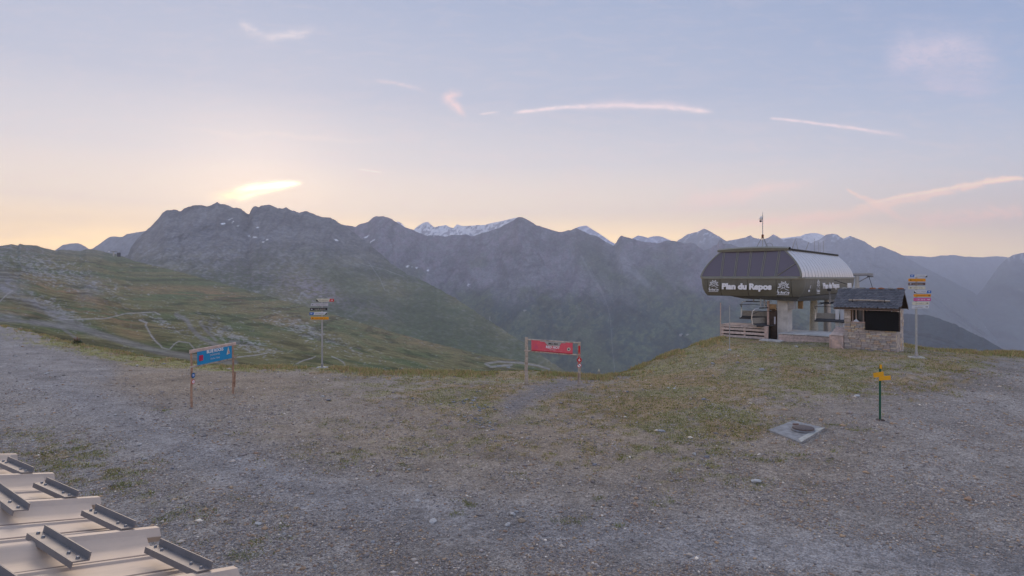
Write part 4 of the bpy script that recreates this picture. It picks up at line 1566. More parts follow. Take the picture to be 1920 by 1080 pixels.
# ---- chairs of the lift
def make_chair():
    r = empty('lift_chair', (0, 0, 0))
    w = 1.05
    for s in (-1, 1):
        MB().tube([(s * w, 0.28, .0), (s * w, -.05, .02), (s * w, .34, .12), (s * w, .42, .62), (s * w * .98, .36, 1.12), (s * w * .86, .22, 1.30), (s * .55, .12, 1.36)], .028, 7).build('side_hoop', 'chrome', r, True)
    MB().tube([(-.6, .12, 1.36), (.6, .12, 1.36)], .035, 7).build('top_bar', 'steel_dark', r)
    MB().tube([(0, .12, 1.36), (0, .14, 1.9), (0, .02, 2.35)], .045, 8).build('hanger', 'steel', r)
    MB().box(-.14, .14, -.10, .14, 2.32, 2.52, .02).build('grip', 'steel_dark', r)
    P = []
    for k in range(9):
        a = k / 8
        P.append([(-w + .06, -.25 + .62 * a, .02 + .10 * (a - .35) ** 2 * 4), (w - .06, -.25 + .62 * a, .02 + .10 * (a - .35) ** 2 * 4)])
    mb = MB().grid(P)
    mb.grid([[(x, y, z - .07) for x, y, z in q] for q in P][::-1])
    mb.grid([[P[0][0], P[0][1]], [(P[0][0][0], P[0][0][1], P[0][0][2] - .07), (P[0][1][0], P[0][1][1], P[0][1][2] - .07)]])
    mb.build('seat', 'seat_pad', r, True)
    MB().prism([(-w + .05, .43, .16), (w - .05, .43, .16), (w - .05, .50, .60), (-w + .05, .50, .60)], (0, .035, 0)).build('backrest', 'chair_back', r)
    MB().tube([(-w + .02, .38, .9), (-w + .05, -.10, 1.10), (-.2, -.18, 1.14), (w - .05, -.10, 1.10), (w - .02, .38, .9)], .020, 6).build('restraint_bar', 'steel_dark', r)
    return r


ch1 = make_chair()
chairs = [(1412, 591.0, 2.2, SA, 0, 'empty chair of the lift hanging nearest the left wooden platform, pale backrest to the camera'),
          (1436, 604.5, 1.0, SA + math.radians(68), 0, 'lift chair with dark seat turned sideways, in front of the brown cabinet'),
          (1555, 596.0, 4.2, SA, 0, 'lift chair hanging right of the round column, partly behind the stone kiosk')]
for i, (px, row, yl, rz, _, lab) in enumerate(chairs):
    c = ch1 if i == 0 else copy_tree(ch1)
    x = slx(px, yl)
    z = slz(row, x, yl) - .28
    if i == 1:
        z = slz(611, x, yl)
    c.location = S0 + EX * x + EY * yl + Vector((0, 0, z))
    c.rotation_euler = (0, 0, rz)
    tag(c, lab, 'lift chair', 'chairs of the lift parked under the station')

# ---- wooden platform on the left
px0, px1 = slx(1352, .5), slx(1438, .5)
pz = S0.z
wp = empty('wooden_platform', S0 + EX * px0 + EY * .5 + Vector((0, 0, 0)), SA, 'low platform fenced with three weathered planks, left of the station column', 'platform')
Wp = px1 - px0
zt_l = slz(608, px0, .5)
zt_r = slz(613, px1, .5)
zb_l = slz(632, px0, .5)
zb_r = slz(635, px1, .5)
ztop = (zt_l + zt_r) / 2
zbot = (zb_l + zb_r) / 2
hp = (ztop - zbot)
for k in range(3):
    za = ztop - hp * (.22 + .30 * k)
    o = MB().box(0, Wp, -.03, .02, za - hp * .19, za, .006).build('plank', 'plank_mix', wp)
MB().box(-.02, Wp, -.06, .03, ztop - hp * .16, ztop - .02, .006).build('plank', 'plank_mix', wp)
for k in range(9):
    xa = Wp * k / 9
    MB().box(xa + .01, xa + Wp / 9 - .012, -.08, 2.1, ztop, ztop + .035, .004).build('top_board', 'plank_mix', wp)
for xa, zz in ((.03, -.35), (Wp * .5, -.3), (Wp - .22, -.2)):
    MB().box(xa, xa + .12, .03, .15, zbot + zz, ztop - .02).build('post', 'wood_pale', wp)
MB().box(Wp - .10, Wp + .10, -.12, .06, zbot - .35, ztop + .02).build('end_post', 'wood_pale', wp)
MB().box(.02, Wp - .02, .25, 2.0, zbot - .1, ztop - .02).build('dark_fill', 'soffit', wp)  # dark box added behind the plank gaps as the shadow under the platform
MB().box(0, Wp, 2.02, 2.08, zbot, ztop - .02).build('rear_board', 'wood', wp)
tp = S0 + EX * (px0 - .05) + EY * .52
o = MB().tube([(0, 0, -.3), (0, 0, 2.75)], .035, 7).build('wooden_pole', 'wood_pale')
o.location = (tp.x, tp.y, S0.z + zbot - .1)
tag(o, 'thin pinkish wooden pole standing at the left end of the plank platform', 'pole')
p = hit(1368, 657)
gpz = empty('steel_post', p, 0, 'thin galvanised steel post in the turf, in front of the plank platform', 'post')
hh = (657 - 573) / F * p.y
MB().tube([(0, 0, -.2), (0, 0, hh)], .028, 8).build('pole', 'galv', gpz)
MB().lathe([(.13, -.1), (.12, .05), (.05, .10), (.035, .12)], (0, 0, 0), 10).build('foot', 'galv', gpz)

# ---- boarding deck on the right
dx0 = slx(1460, .05)
dx1 = slx(1556, -1.0) - .1
dk = empty('boarding_deck', S0 + EX * dx0 + Vector((0, 0, -.25)), SA, 'low boarding deck with pale top slabs and plank front, between station column and kiosk', 'deck')
Wd = slx(1561, .05) - dx0
zd = slz(627, dx0 + 1.5, .05) + .25
for k in range(4):
    MB().box(Wd * k / 4 + .01, Wd * (k + 1) / 4 - .01, -.06, 3.9, zd - .06, zd, .01).build('top_slab', 'concrete', dk)
for k in range(2):
    MB().box(0, Wd, -.04, .02, .12 + (zd - .20) * k / 2, .12 + (zd - .20) * (k + 1) / 2 - .012, .006).build('plank', 'plank_mix', dk)
for xa in (.1, Wd * .5, Wd - .2):
    MB().box(xa, xa + .12, .03, .2, -.35, zd - .07).build('post', 'wood_pale', dk)
MB().box(.02, Wd - .02, .2, 3.8, -.35, zd - .07).build('dark_fill', 'wood_dark', dk)
MB().box(Wd - .02, Wd + .12, -.06, .10, -.4, zd - .1).build('end_post', 'wood_pale', dk)

# ------------------------------------------------------------------ stone kiosk
K0 = Vector((23.24, 35.5, 0.85))
KA = math.atan2(-.669, .743)
KX = Vector((math.cos(KA), math.sin(KA), 0))
KY = Vector((-math.sin(KA), math.cos(KA), 0))


def klx(px, y):
    u = (px - 960) / F
    return (u * (K0.y + y * KY.y) - K0.x - y * KY.x) / (KX.x - u * KX.y)


def klz(row, x, y):
    Yw = K0.y + x * KX.y + y * KY.y
    return CZ + (HR - row) / F * Yw - K0.z


kiosk = empty('stone_kiosk', K0, KA, 'small square kiosk of mixed rubble stone with a slate roof and a black shutter', 'kiosk')
KW, KD = 2.8, 2.4
# core behind the stones
mb = MB()
mb.box(-KW + .06, -.06, .06, KD - .06, -.4, 1.68)
mb.box(-.22, -.06, .06, KD - .06, 1.68, 2.62)
mb.build('mortar_core', 'mortar', kiosk)
mb = MB().box(-KW + .06, -.3, KD - .16, KD - .06, 1.68, 2.3)
mb.build('back_wall', 'wood_dark', kiosk)
STONES = []
for k in range(8):
    rr = random.Random(k)
    mb = MB().box(-.5, .5, -.5, .5, -.5, .5, .05)
    mb.v = [(x + rr.uniform(-.035, .035), y + rr.uniform(-.10, .10), z + rr.uniform(-.05, .05)) for x, y, z in mb.v]
    STONES.append(mb.mesh('stone', 'stone_mix'))
rs = random.Random(5)


def stone_wall(u0, u1, z0, z1, place, course=.115):
    z = z0
    while z < z1 - .03:
        hgt = min(course * rs.uniform(.75, 1.25), z1 - z)
        u = u0
        while u < u1 - .02:
            w = min(rs.uniform(.15, .42), u1 - u)
            if u1 - (u + w) < .10:
                w = u1 - u
            o = bpy.data.objects.new('stone', rs.choice(STONES))
            COL.objects.link(o)
            o.parent = kiosk
            place(o, u + w / 2, z + hgt / 2, w - .016, hgt - .014, rs.uniform(-.012, .018))
            u += w
        z += hgt


def pf(o, u, z, w, hgt, dd):
    o.location = (u, .03 - dd, z)
    o.scale = (w, .12, hgt)


def pr(o, u, z, w, hgt, dd):
    o.location = (-.03 + dd, u, z)
    o.scale = (w, .12, hgt)
    o.rotation_euler = (0, 0, math.radians(90))


stone_wall(-KW, 0, -.22, 1.70, pf, .108)
stone_wall(.07, KD, -.22, 2.55, pr, .21)
# pillar beside the opening
stone_wall(-KW, -KW + .38, 1.72, 2.52, pf, .20)
MB().box(-KW + .01, -KW + .37, .09, .4, 1.70, 2.56).build('pillar_core', 'timber_warm', kiosk)
MB().box(-KW + .40, -.02, -.06, .30, 1.705, 1.76, .005).build('sill', 'wood_pale', kiosk)
for xa in (-KW + .42, -KW + .62, -KW + 1.02, -KW + 1.20):
    MB().box(xa, xa + .07, .10, .17, 1.76, 2.56).build('window_post', 'wood', kiosk)
MB().box(-KW + .42, -.3, .30, .32, 1.76, 2.56).build('window_glass', 'window_glass', kiosk)
MB().box(-KW - .03, -.02, -.08, .10, 2.545, 2.68).build('lintel', 'wood_pale', kiosk)
bx0, bx1 = klx(1622, -.12), klx(1685.5, -.12)
bz1 = klz(583, bx0, -.12)
bz0 = klz(620.5, (bx0 + bx1) / 2, -.12)
MB().box(bx0, bx1, -.13, -.085, bz0, bz1, .004).build('shutter', 'black_board', kiosk)
MB().box(bx1 + .005, bx1 + .06, -.11, -.03, bz0, bz1).build('shutter_rail', 'wood_dark', kiosk)
# paper on the sill
MB().prism([(-KW + .50, -.02, 1.765), (-KW + .85, -.02, 1.765), (-KW + .66, .08, 1.94)], (0, .03, 0)).build('leaflet', 'sign_white', kiosk)

# roof
RY = KD / 2
ZE, ZR = 2.66, 3.80
EYO = -.34
XL_, XR_ = klx(1563, EYO), .22
XLr = klx(1575, RY)
nrm = Vector((0, -(ZR - ZE), (RY - EYO))).normalized()
slope_len = math.hypot(RY - EYO, ZR - ZE)
slope_dir = Vector((0, (RY - EYO), (ZR - ZE))) / slope_len
mb = MB()
mb.prism([(XL_, EYO, ZE - .05), (XR_, EYO, ZE - .05), (XR_, RY, ZR - .05), (XL_, RY, ZR - .05)], (0, 0, -.07))
mb.prism([(XL_, 2 * RY - EYO, ZE - .05), (XR_, 2 * RY - EYO, ZE - .05), (XR_, RY + .004, ZR - .05), (XL_, RY + .004, ZR - .05)], (0, 0, -.07))
mb.build('roof_boarding', 'slate_under', kiosk)
MB().prism([(-.12, .10, 2.56), (-.12, KD - .1, 2.56), (-.12, RY, ZR - .18)], (.08, 0, 0)).build('gable', 'wood_dark', kiosk)
SL = []
for k in range(5):
    rr = random.Random(k + 40)
    n_ = [(-.5, .12), (-.28, -.05), (0, -.14), (.28, -.05), (.5, .12), (.5, 1), (-.5, 1)]
    pts = [(a + rr.uniform(-.05, .05), b + rr.uniform(-.05, .04)) for a, b in n_]
    mb = MB().prism([(a, b, 0) for a, b in pts], (0, 0, 1))
    SL.append(mb.mesh('slate', 'slate_mix'))
rows_ = 11
RA = math.atan2(ZR - ZE, RY - EYO)
for i in range(rows_):
    n_s = 16
    sw = (XR_ - XL_) / n_s
    for j in range(n_s + (i % 2)):
        o = bpy.data.objects.new('slate', rs.choice(SL))
        COL.objects.link(o)
        o.parent = kiosk
        xx = XL_ + sw * (j + .5 - (.5 if i % 2 else 0)) + rs.uniform(-.02, .02)
        xx = min(max(xx, XL_ + .05), XR_ - .02)
        d = slope_len * i / rows_ + rs.uniform(-.012, .012)
        ln = slope_len / rows_ * 2.0
        if d + ln > slope_len + .06:
            ln = slope_len + .06 - d
        pos = Vector((xx, EYO, ZE)) + slope_dir * (d - .03) + nrm * (.030 + .002 * (j % 3))
        o.location = pos
        o.scale = (sw * .97, ln, .035)
        o.rotation_euler = (RA - math.radians(6.5), rs.uniform(-.015, .015), rs.uniform(-.05, .05))
# back slope
mb = MB()
for i in range(6):
    y0 = 2 * RY - EYO - (RY - EYO) * i / 6
    z0 = ZE + (ZR - ZE) * i / 6
    mb.prism([(XL_, y0 + .03, z0 - .02), (XR_, y0 + .03, z0 - .02), (XR_, y0 - (RY - EYO) / 6, z0 + (ZR - ZE) / 6), (XL_, y0 - (RY - EYO) / 6, z0 + (ZR - ZE) / 6)], (0, 0, .03))
mb.build('back_slates', 'slate_under', kiosk)
MB().box(XL_, XR_, EYO + .01, EYO + .06, ZE - .14, ZE - .03).build('eave_board', 'wood_pale', kiosk)
for y_s in (-1, 1):
    mb = MB().prism([(XR_ - .01, RY, ZR - .02), (XR_ - .01, RY, ZR - .18), (XR_ - .01, RY + y_s * (RY - EYO), ZE - .18), (XR_ - .01, RY + y_s * (RY - EYO), ZE - .02)], (.035, 0, 0))
    mb.build('bargeboard', 'wood_dark', kiosk)
lx0, lx1 = klx(1592, .1), klx(1669, .1)
lg = empty('roof_log', K0, KA, 'pale horizontal log held by two brackets on the kiosk slates', 'log')
lp = Vector((0, EYO, ZE)) + slope_dir * (slope_len * .30) + nrm * .14
MB().tube([(lx0, lp.y, lp.z), ((lx0 + lx1) / 2, lp.y, lp.z + .012), (lx1, lp.y, lp.z - .01)], .045, 8).build('pole', 'log_grey', lg)
for xx in (lx0 + .2, lx1 - .3):
    MB().box(xx, xx + .03, lp.y - .06, lp.y + .06, lp.z - .13, lp.z + .06).build('bracket', 'steel_dark', lg)
# stones on the ridge
ridge = [(1584, 0, 'dark grey'), (1603, 0, 'flat dark'), (1617, 0, 'grey'), (1637, 1, 'rust-brown'), (1653, 1, 'rust-brown'), (1670, 0, 'mossy grey'), (1688, 2, 'orange')]
ROCKS = []


def rock_mesh(seed, m, flat=.55, n=2):
    rr = np.random.default_rng(seed)
    import bmesh
    bm = bmesh.new()
    bmesh.ops.create_icosphere(bm, subdivisions=n, radius=1.0)
    ax_ = rr.normal(size=(9, 3))
    ax_ /= np.linalg.norm(ax_, axis=1)[:, None]
    lim = rr.uniform(.55, .9, 9)
    for v in bm.verts:
        c = np.array(v.co)
        for a, l in zip(ax_, lim):
            d = c @ a
            if d > l:
                c = c - a * (d - l)
        v.co = Vector(c * np.array([1, 1, flat]))
    me = bpy.data.meshes.new('stone')
    bm.to_mesh(me)
    bm.free()
    me.materials.append(MATS[m])
    return me


rlab = {1584: 'dark flat stone on the kiosk ridge, leftmost, beside the small white floodlight', 1603: 'broad dark stone on the kiosk ridge, second from the left',
        1617: 'low grey stone near the middle of the kiosk ridge', 1637: 'rust-brown stone on the kiosk ridge, the left one of the two middle brown ones',
        1653: 'rust-brown rounded stone on the kiosk ridge, left of the mossy grey one', 1670: 'mossy grey stone on the kiosk ridge between a brown and an orange one',
        1688: 'orange stone at the right end of the kiosk ridge'}
for i, (px, k, d) in enumerate(ridge):
    me = rock_mesh(60 + i, ['slate_under', 'rock_rust', 'rock_rust'][k] if k else 'rock_tan', .42)
    if k == 0:
        me.materials.clear()
        me.materials.append(MATS['concrete_old'])
    o = link_obj('ridge_stone', me, None, (0, 0, 0), (0, 0, KA + rs.uniform(-.3, .3)), (.21, .13, .17))
    o.location = K0 + KX * klx(px, RY) + KY * RY + Vector((0, 0, ZR + .045))
    tag(o, rlab[px], 'stone', 'stones weighting the kiosk ridge')
fl = empty('floodlight', K0 + KX * klx(1592, RY) + KY * (RY + .15) + Vector((0, 0, ZR - .05)), KA, 'small white floodlight on a thin arm at the left end of the kiosk ridge', 'lamp')
MB().box(-.12, .10, -.06, .06, .10, .42, .02).build('lamp_head', 'white', fl)
MB().tube([(0, 0, .3), (-.5, .2, .45), (-1.0, .4, .62)], .02, 6).build('arm', 'cable', fl)
MB().tube([(0, 0, -.2), (0, 0, .2)], .025, 6).build('stem', 'steel', fl)

# lean-to box at the kiosk's left side
bxA, bxB = klx(1556, .1), -KW - .03
bn_ = empty('wooden_bin', K0, KA, 'low lean-to box with a sloping weathered plank lid, against the left wall of the kiosk', 'storage box')
zA = klz(629, bxA, 0)
zB_ = zA + .02
lid = 6
for k in range(lid):
    ya, yb = -.06 + 1.5 * k / lid, -.06 + 1.5 * (k + 1) / lid - .012
    za, zb = zB_ + .42 * k / lid, zB_ + .42 * (k + 1) / lid
    MB().prism([(bxA + .05, ya, za), (bxB, ya, za), (bxB, yb, zb), (bxA + .05 + .0, yb, zb)], (0, 0, .04)).build('lid_plank', 'plank_mix', bn_)
MB().box(bxA + .1, bxB, .02, 1.4, -.45, zB_ - .01).build('body', 'wood', bn_)
for k in range(3):
    MB().box(bxA + .08, bxB, -.035, .015, -.35 + (zB_ + .33) * k / 3, -.35 + (zB_ + .33) * (k + 1) / 3 - .015, .004).build('front_plank', 'plank_mix', bn_)
MB().box(bxA, bxA + .10, -.05, .06, -.45, zB_ + .03).build('post', 'wood_pale', bn_)
chk = MB()
q0 = klx(1559, -.3)
q1 = klx(1584, -.3)
chk.prism([(q0, -.30, -.35), (q1, -.30, -.35), (q1, -.30, -.05), (q0 + (q1 - q0) * .45, -.30, .55), (q0 + .02, -.30, .62)], (0, .06, 0))
o = chk.build('leaning_board', 'wood_pale')
o.location = K0
o.rotation_euler = (0, 0, KA)
tag(o, 'pinkish triangular board standing upright in front of the lean-to box', 'board')
# white posts behind the kiosk
for px, m in ((1570, 'white'), (1579, 'sign_white')):
    yl = 4.6
    x = slx(px, yl)
    o = MB().box(-.12, .12, -.06, .06, 0, 2.2).build('white_post', m)
    pz_ = S0 + EX * x + EY * yl
    o.location = (pz_.x, pz_.y, S0.z - .1)
    o.rotation_euler = (0, 0, SA)
    tag(o, 'white square post seen between lift chair and kiosk, ' + ('left of the pair' if px == 1570 else 'right of the pair'), 'post', 'white posts behind the kiosk')


# ------------------------------------------------------------------ signs
def glyphs(parent, x0, x1, z, hh, mname, y, seed=1):
    """print too small to be read: short upright marks in word groups"""
    r = random.Random(seed)
    mb = MB()
    x = x0
    while x < x1:
        w = hh * r.uniform(.35, .6)
        k = r.random()
        if k < .14:
            x += w
            continue
        mb.quad([(x, 0, z - hh * .5), (x + w * .32, 0, z - hh * .5), (x + w * .32, 0, z + hh * r.uniform(.2, .5)), (x, 0, z + hh * r.uniform(.2, .5))])
        if k > .4:
            zz = z + hh * r.choice([-.42, -.05, .15])
            mb.quad([(x, 0, zz - hh * .09), (x + w * .8, 0, zz - hh * .09), (x + w * .8, 0, zz + hh * .09), (x, 0, zz + hh * .09)])
        x += w
    if not mb.f:
        return
    o = mb.build('small_print', mname, parent)
    o['kind'] = 'stuff'
    o.location = (0, y, 0)


def arrow_mesh(d, cx, cz, s, mname, parent, y):
    mb = MB()
    mb.quad([(cx - .5 * s, 0, cz - .10 * s), (cx + .5 * s, 0, cz - .10 * s), (cx + .5 * s, 0, cz + .10 * s), (cx - .5 * s, 0, cz + .10 * s)])
    mb.quad([(cx + d * .55 * s, -.001, cz), (cx + d * .1 * s, -.001, cz + .42 * s), (cx + d * .25 * s, -.001, cz), (cx + d * .1 * s, -.001, cz - .42 * s)])
    o = mb.build('arrow', mname, parent)
    o.location = (0, y, 0)


def fingerpost(px, row, topscale, boards, label, base_m, rz=0.0):
    p = hit(px, row)
    sc = F / p.y
    r = empty('direction_sign', p, rz, label, 'signpost')
    top = (row - topscale) / sc
    MB().tube([(0, 0, -.1), (0, 0, top)], .055, 10, .05).build('pole', 'galv', r, True)
    MB().box(-.34, .34, -.22, .22, -.25, .07, .02).build('footing', base_m, r)
    MB().lathe([(.17, .07), (.17, .10), (.09, .11), (.075, .30)], (0, 0, 0), 12).build('flange', 'steel', r)
    for k, (xa, xb, rt, rb, m, ink, arr, end, tilt) in enumerate(boards):
        x0, x1 = (xa - px) / sc, (xb - px) / sc
        z1, z0 = (row - rt) / sc, (row - rb) / sc
        mb = MB().box(x0, x1, -.10, -.065, z0, z1, .006)
        bo = mb.build('sign_board', m, r)
        bo.rotation_euler = (0, math.radians(tilt), 0)
        hh = z1 - z0
        zc = (z0 + z1) / 2
        yf = -.1035
        if end:
            side, em = end
            ln = (x1 - x0) * .27
            a, b = (x0, x0 + ln) if side < 0 else (x1 - ln, x1)
            sk = hh * .25
            pts = [(a, 0, z0 + .006), (b - (sk if side < 0 else 0), 0, z0 + .006), (b, 0, z1 - .006), (a + (sk if side > 0 else 0), 0, z1 - .006)]
            e = MB().quad(pts).build('end_panel', em, bo)
            e.location = (0, yf, 0)
            # dark mountain corner at the other end
            c0, c1 = (x1 - hh * .9, x1) if side < 0 else (x0, x0 + hh * .9)
            pts = [(c0, 0, z0 + .006), (c1, 0, z0 + .006), (c1 if side < 0 else c0, 0, z1 - .03)]
            e = MB().quad(pts).build('corner_mark', 'sign_ink', bo)
            e.location = (0, yf, 0)
        if arr:
            d, am = arr
            cx = x0 + hh * .75 if d < 0 else x1 - hh * .75
            arrow_mesh(d, cx, zc, hh * .72, am, bo, yf - .0015)
        g0 = x0 + hh * 1.6 if (arr and arr[0] < 0) or (end and end[0] < 0) else x0 + hh * .9
        g1 = x1 - hh * 1.8 if (arr and arr[0] > 0) or (end and end[0] > 0) else x1 - hh * .9
        if end and end[0] < 0:
            g0 = x0 + (x1 - x0) * .33
        glyphs(bo, g0, g1, zc, hh * .42, ink, yf, k + int(px))
        MB().box(-.07, .07, -.064, -.03, zc - .03, zc + .03).build('clamp', 'steel', bo)
    return r


fingerpost(604, 690, 559, [
    (594, 627, 560, 565.5, 'sign_cream', 'ink_soft', (1, 'letter_white'), (1, 'sign_red'), 0),
    (584, 616, 569, 573.5, 'sign_grey', 'ink_soft', (-1, 'sign_ink'), None, 0),
    (584, 616.5, 577, 582, 'sign_black', 'sign_cream', (-1, 'letter_white'), None, -1),
    (584, 616.5, 585, 590, 'sign_white', 'ink_soft', (-1, 'letter_white'), (-1, 'sign_blue'), -1.5),
    (584, 617, 594, 599, 'sign_orange', 'ink_orange', (-1, 'sign_ink'), None, 0)],
    'tall grey signpost with five narrow arrow boards, at the left plateau edge before the valley', 'rock_pale', 0)
fingerpost(1718, 671, 514, [
    (1703, 1732.5, 515, 520, 'sign_white', 'ink_soft', (-1, 'letter_white'), (-1, 'sign_blue'), 1.0),
    (1703, 1732.5, 522.5, 528, 'sign_orange', 'ink_orange', (-1, 'sign_ink'), None, 0),
    (1703, 1732, 530, 535, 'sign_brown', 'sign_cream', (-1, 'letter_white'), None, 0),
    (1703, 1732, 537, 542.5, 'sign_cream', 'ink_soft', (-1, 'sign_ink'), None, 0),
    (1712, 1742, 544.5, 549.5, 'sign_white', 'ink_soft', (1, 'letter_white'), (1, 'sign_blue'), 0),
    (1712, 1741.5, 551.5, 556.5, 'sign_orange', 'ink_orange', (1, 'sign_ink'), None, 0),
    (1712, 1741.5, 558.5, 564.5, 'sign_pink', 'letter_white', (1, 'letter_white'), None, 0),
    (1712, 1741, 566, 571.5, 'sign_cream', 'ink_soft', (1, 'sign_ink'), None, -1.2),
    (1712, 1741, 573, 578.5, 'sign_white', 'ink_soft', (1, 'sign_ink'), None, -1.8)],
    'tall signpost with nine coloured arrow boards, standing right of the stone kiosk', 'concrete_pale', math.radians(-8))


def log_post(parent, x, y, z0, z1, r, m, seed):
    rr = random.Random(seed)
    pts = [(x + rr.uniform(-.012, .012), y + rr.uniform(-.012, .012), z0 + (z1 - z0) * k / 8) for k in range(9)]
    return MB().tube(pts, r, 8, r * .9).build('post', m, parent, True)


def disc(name, r, th, m, parent, loc, seg=20):
    mb = MB()
    mb.prism([(r * math.cos(2 * math.pi * k / seg), 0, r * math.sin(2 * math.pi * k / seg)) for k in range(seg)], (0, -th, 0))
    o = mb.build(name, m, parent)
    o.location = loc
    return o


# ---- blue banner sign
A, Bp = hit(359, 764), hit(437, 739)
v = Bp - A
rz = math.atan2(v.y, v.x)
W_ = math.hypot(v.x, v.y)
bs = empty('blue_banner_sign', A, rz, 'blue BLUE ROCKS banner between two brown posts, near the left grass edge', 'banner sign')
ztA = CZ + (HR - 655) / F * A.y - A.z
ztB = CZ + (HR - 646) / F * Bp.y - A.z
zt = (ztA + ztB) / 2
log_post(bs, 0, 0, -.25, zt - .02, .045, 'log', 1)
log_post(bs, W_, 0, Bp.z - A.z - .25, zt - .02, .045, 'log', 2)
MB().box(-.12, W_ + .14, -.065, -.02 + .04, zt - .10, zt + .04, .008).build('top_rail', 'wood_pale', bs)
hb_ = (CZ + (HR - 686) / F * A.y - A.z)
bh0 = hb_ + .02
MB().box(-.14, W_ + .20, -.05, -.01, bh0 - .10, bh0 - .02, .005).build('bottom_rail', 'log_grey', bs)
mb = MB()
P = []
for k in range(17):
    u = k / 16
    P.append([(W_ * (.09 + .84 * u), -.075 + .008 * math.sin(u * 19), bh0 - .04), (W_ * (.09 + .84 * u), -.072 + .005 * math.sin(u * 13 + 1), zt - .08)])
mb.grid(P)
banner = mb.build('banner', 'blue_banner', bs, True)
bm_ = (zt + bh0) / 2
yb = -.088
bh = zt - bh0
put_text(banner, 'lettering', 'BLUE ROCKS', bh * .30, 'letter_white', (W_ * .50, yb, bm_ + bh * .24), 0, RX90, .006, 0, W_ * .40, .002)
put_text(banner, 'lettering', 'DOWNHILL', bh * .20, 'sign_white', (W_ * .50, yb, bm_ - bh * .04), 0, RX90, 0, 0, W_ * .24, .002)
put_text(banner, 'lettering', 'Facile / Easy', bh * .17, 'sign_white', (W_ * .50, yb, bm_ - bh * .30), 0, RX90, 0, 0, W_ * .22, .002)
s = bh * .20
bd = MB().prism([(-s, 0, -s * .8), (-s * .8, 0, -s), (s * .8, 0, -s), (s, 0, -s * .8), (s, 0, s * .8), (s * .8, 0, s), (-s * .8, 0, s), (-s, 0, s * .8)], (0, -.004, 0)).build('badge', 'magenta', banner)
bd.location = (W_ * .175, yb + .004, bm_ - bh * .10)
arrow_mesh(1, 0, 0, s * .9, 'sign_red', bd, -.006)
tr = MB().prism([(-.12, 0, -.16), (.12, 0, -.12), (-.01, 0, .20)], (0, -.003, 0)).build('triangle_mark', 'sign_cream', banner)
tr.location = (W_ * .83, yb + .003, bm_ + bh * .02)
e = MB().prism([(0, 0, -.09), (.09, 0, -.12), (.02, 0, .04)], (0, -.002, 0)).build('triangle_patch', 'magenta', tr)
e.location = (0, -.004, 0)
zz1 = CZ + (HR - 704) / F * A.y - A.z
zz2 = CZ + (HR - 716) / F * A.y - A.z
d1 = disc('number_disc', .11, .01, 'teal_paint', bs, (.03, -.055, zz1))
dd_ = disc('disc_face', .085, .002, 'sign_blue', d1, (0, -.011, 0))
put_text(d1, 'lettering', '25', .11, 'letter_white', (0, -.014, 0), 0, RX90, .002, 0, None, .001)
d2 = disc('ban_disc', .095, .01, 'sign_red', bs, (.03, -.055, zz2))
disc('disc_face', .070, .002, 'letter_white', d2, (0, -.011, 0))
MB().box(-.008, .008, -.016, -.013, -.05, .05).build('symbol', 'magenta', d2)
# stick leaning by the right post, thin rod at its top
MB().tube([(W_ + .06, -.04, Bp.z - A.z + .3), (W_ + .11, -.03, Bp.z - A.z + 1.0)], .035, 6).build('spare_stick', 'log', bs)
MB().tube([(W_ + .1, 0, bh0 + .02), (W_ + .42, .02, bh0 + .03)], .012, 5).build('thin_rod', 'log_grey', bs)

# ---- red banner sign
A, Bp = hit(987, 721), hit(1086, 723)
v = Bp - A
rz = math.atan2(v.y, v.x)
W_ = math.hypot(v.x, v.y)
rsn = empty('red_banner_sign', A, rz, 'red RED HOT banner between two grey-brown posts at the start of the dark path', 'banner sign')


def zrow(row, P_):
    return CZ + (HR - row) / F * P_.y - A.z


log_post(rsn, 0, 0, -.2, zrow(632, A), .090, 'log_grey', 3)
log_post(rsn, W_, 0, Bp.z - A.z - .2, zrow(641, Bp), .080, 'log_grey', 4)
tl, trr = zrow(636, A), zrow(643, Bp)
bl, br = zrow(657, A), zrow(665.5, Bp)
MB().tube([(-.05, -.05, tl), (W_ + .05, -.05, trr)], .042, 7).build('top_rail', 'log_grey', rsn)
MB().tube([(-.12, -.06, bl), (W_ * .5, -.06, (bl + br) / 2 - .02), (W_ + .05, -.06, br)], .042, 7).build('bottom_rail', 'log_grey', rsn)
P = []


def rpt(u, w, dy=0.0):
    """point on the cloth: u along, w 0..1 up"""
    zt_ = tl + (trr - tl) * u - .02
    zb_ = bl + (br - bl) * u + .02
    return (W_ * u, -.095 + .012 * math.sin(u * 23) * (1 - w) + dy, zb_ + (zt_ - zb_) * w)


for k in range(17):
    u = .095 + .78 * k / 16
    P.append([rpt(u, w) for w in (0, .33, .66, 1.0)])
cloth = MB().grid(P).build('banner', 'red_banner', rsn, True)
MB().grid([[rpt(.095 + .78 * k / 8, w, -.008) for w in (0.0, .07)] for k in range(9)]).build('hem', 'red_deep', cloth)
shear_z = math.atan2((trr - tl), W_)
H_ = tl - bl - .04


def onb(name, s_, size, m, u, w, width, bold=0.0, dy=-.022):
    x, y, z = rpt(u, w)
    o = put_text(cloth, name, s_, size, m, (x, -.115 + dy + .01, z), 0, RX90, bold, 0, width, .001)
    o.rotation_euler = (RX90, -shear_z * 0, 0)
    o.rotation_euler.rotate_axis('Z', shear_z)
    return o


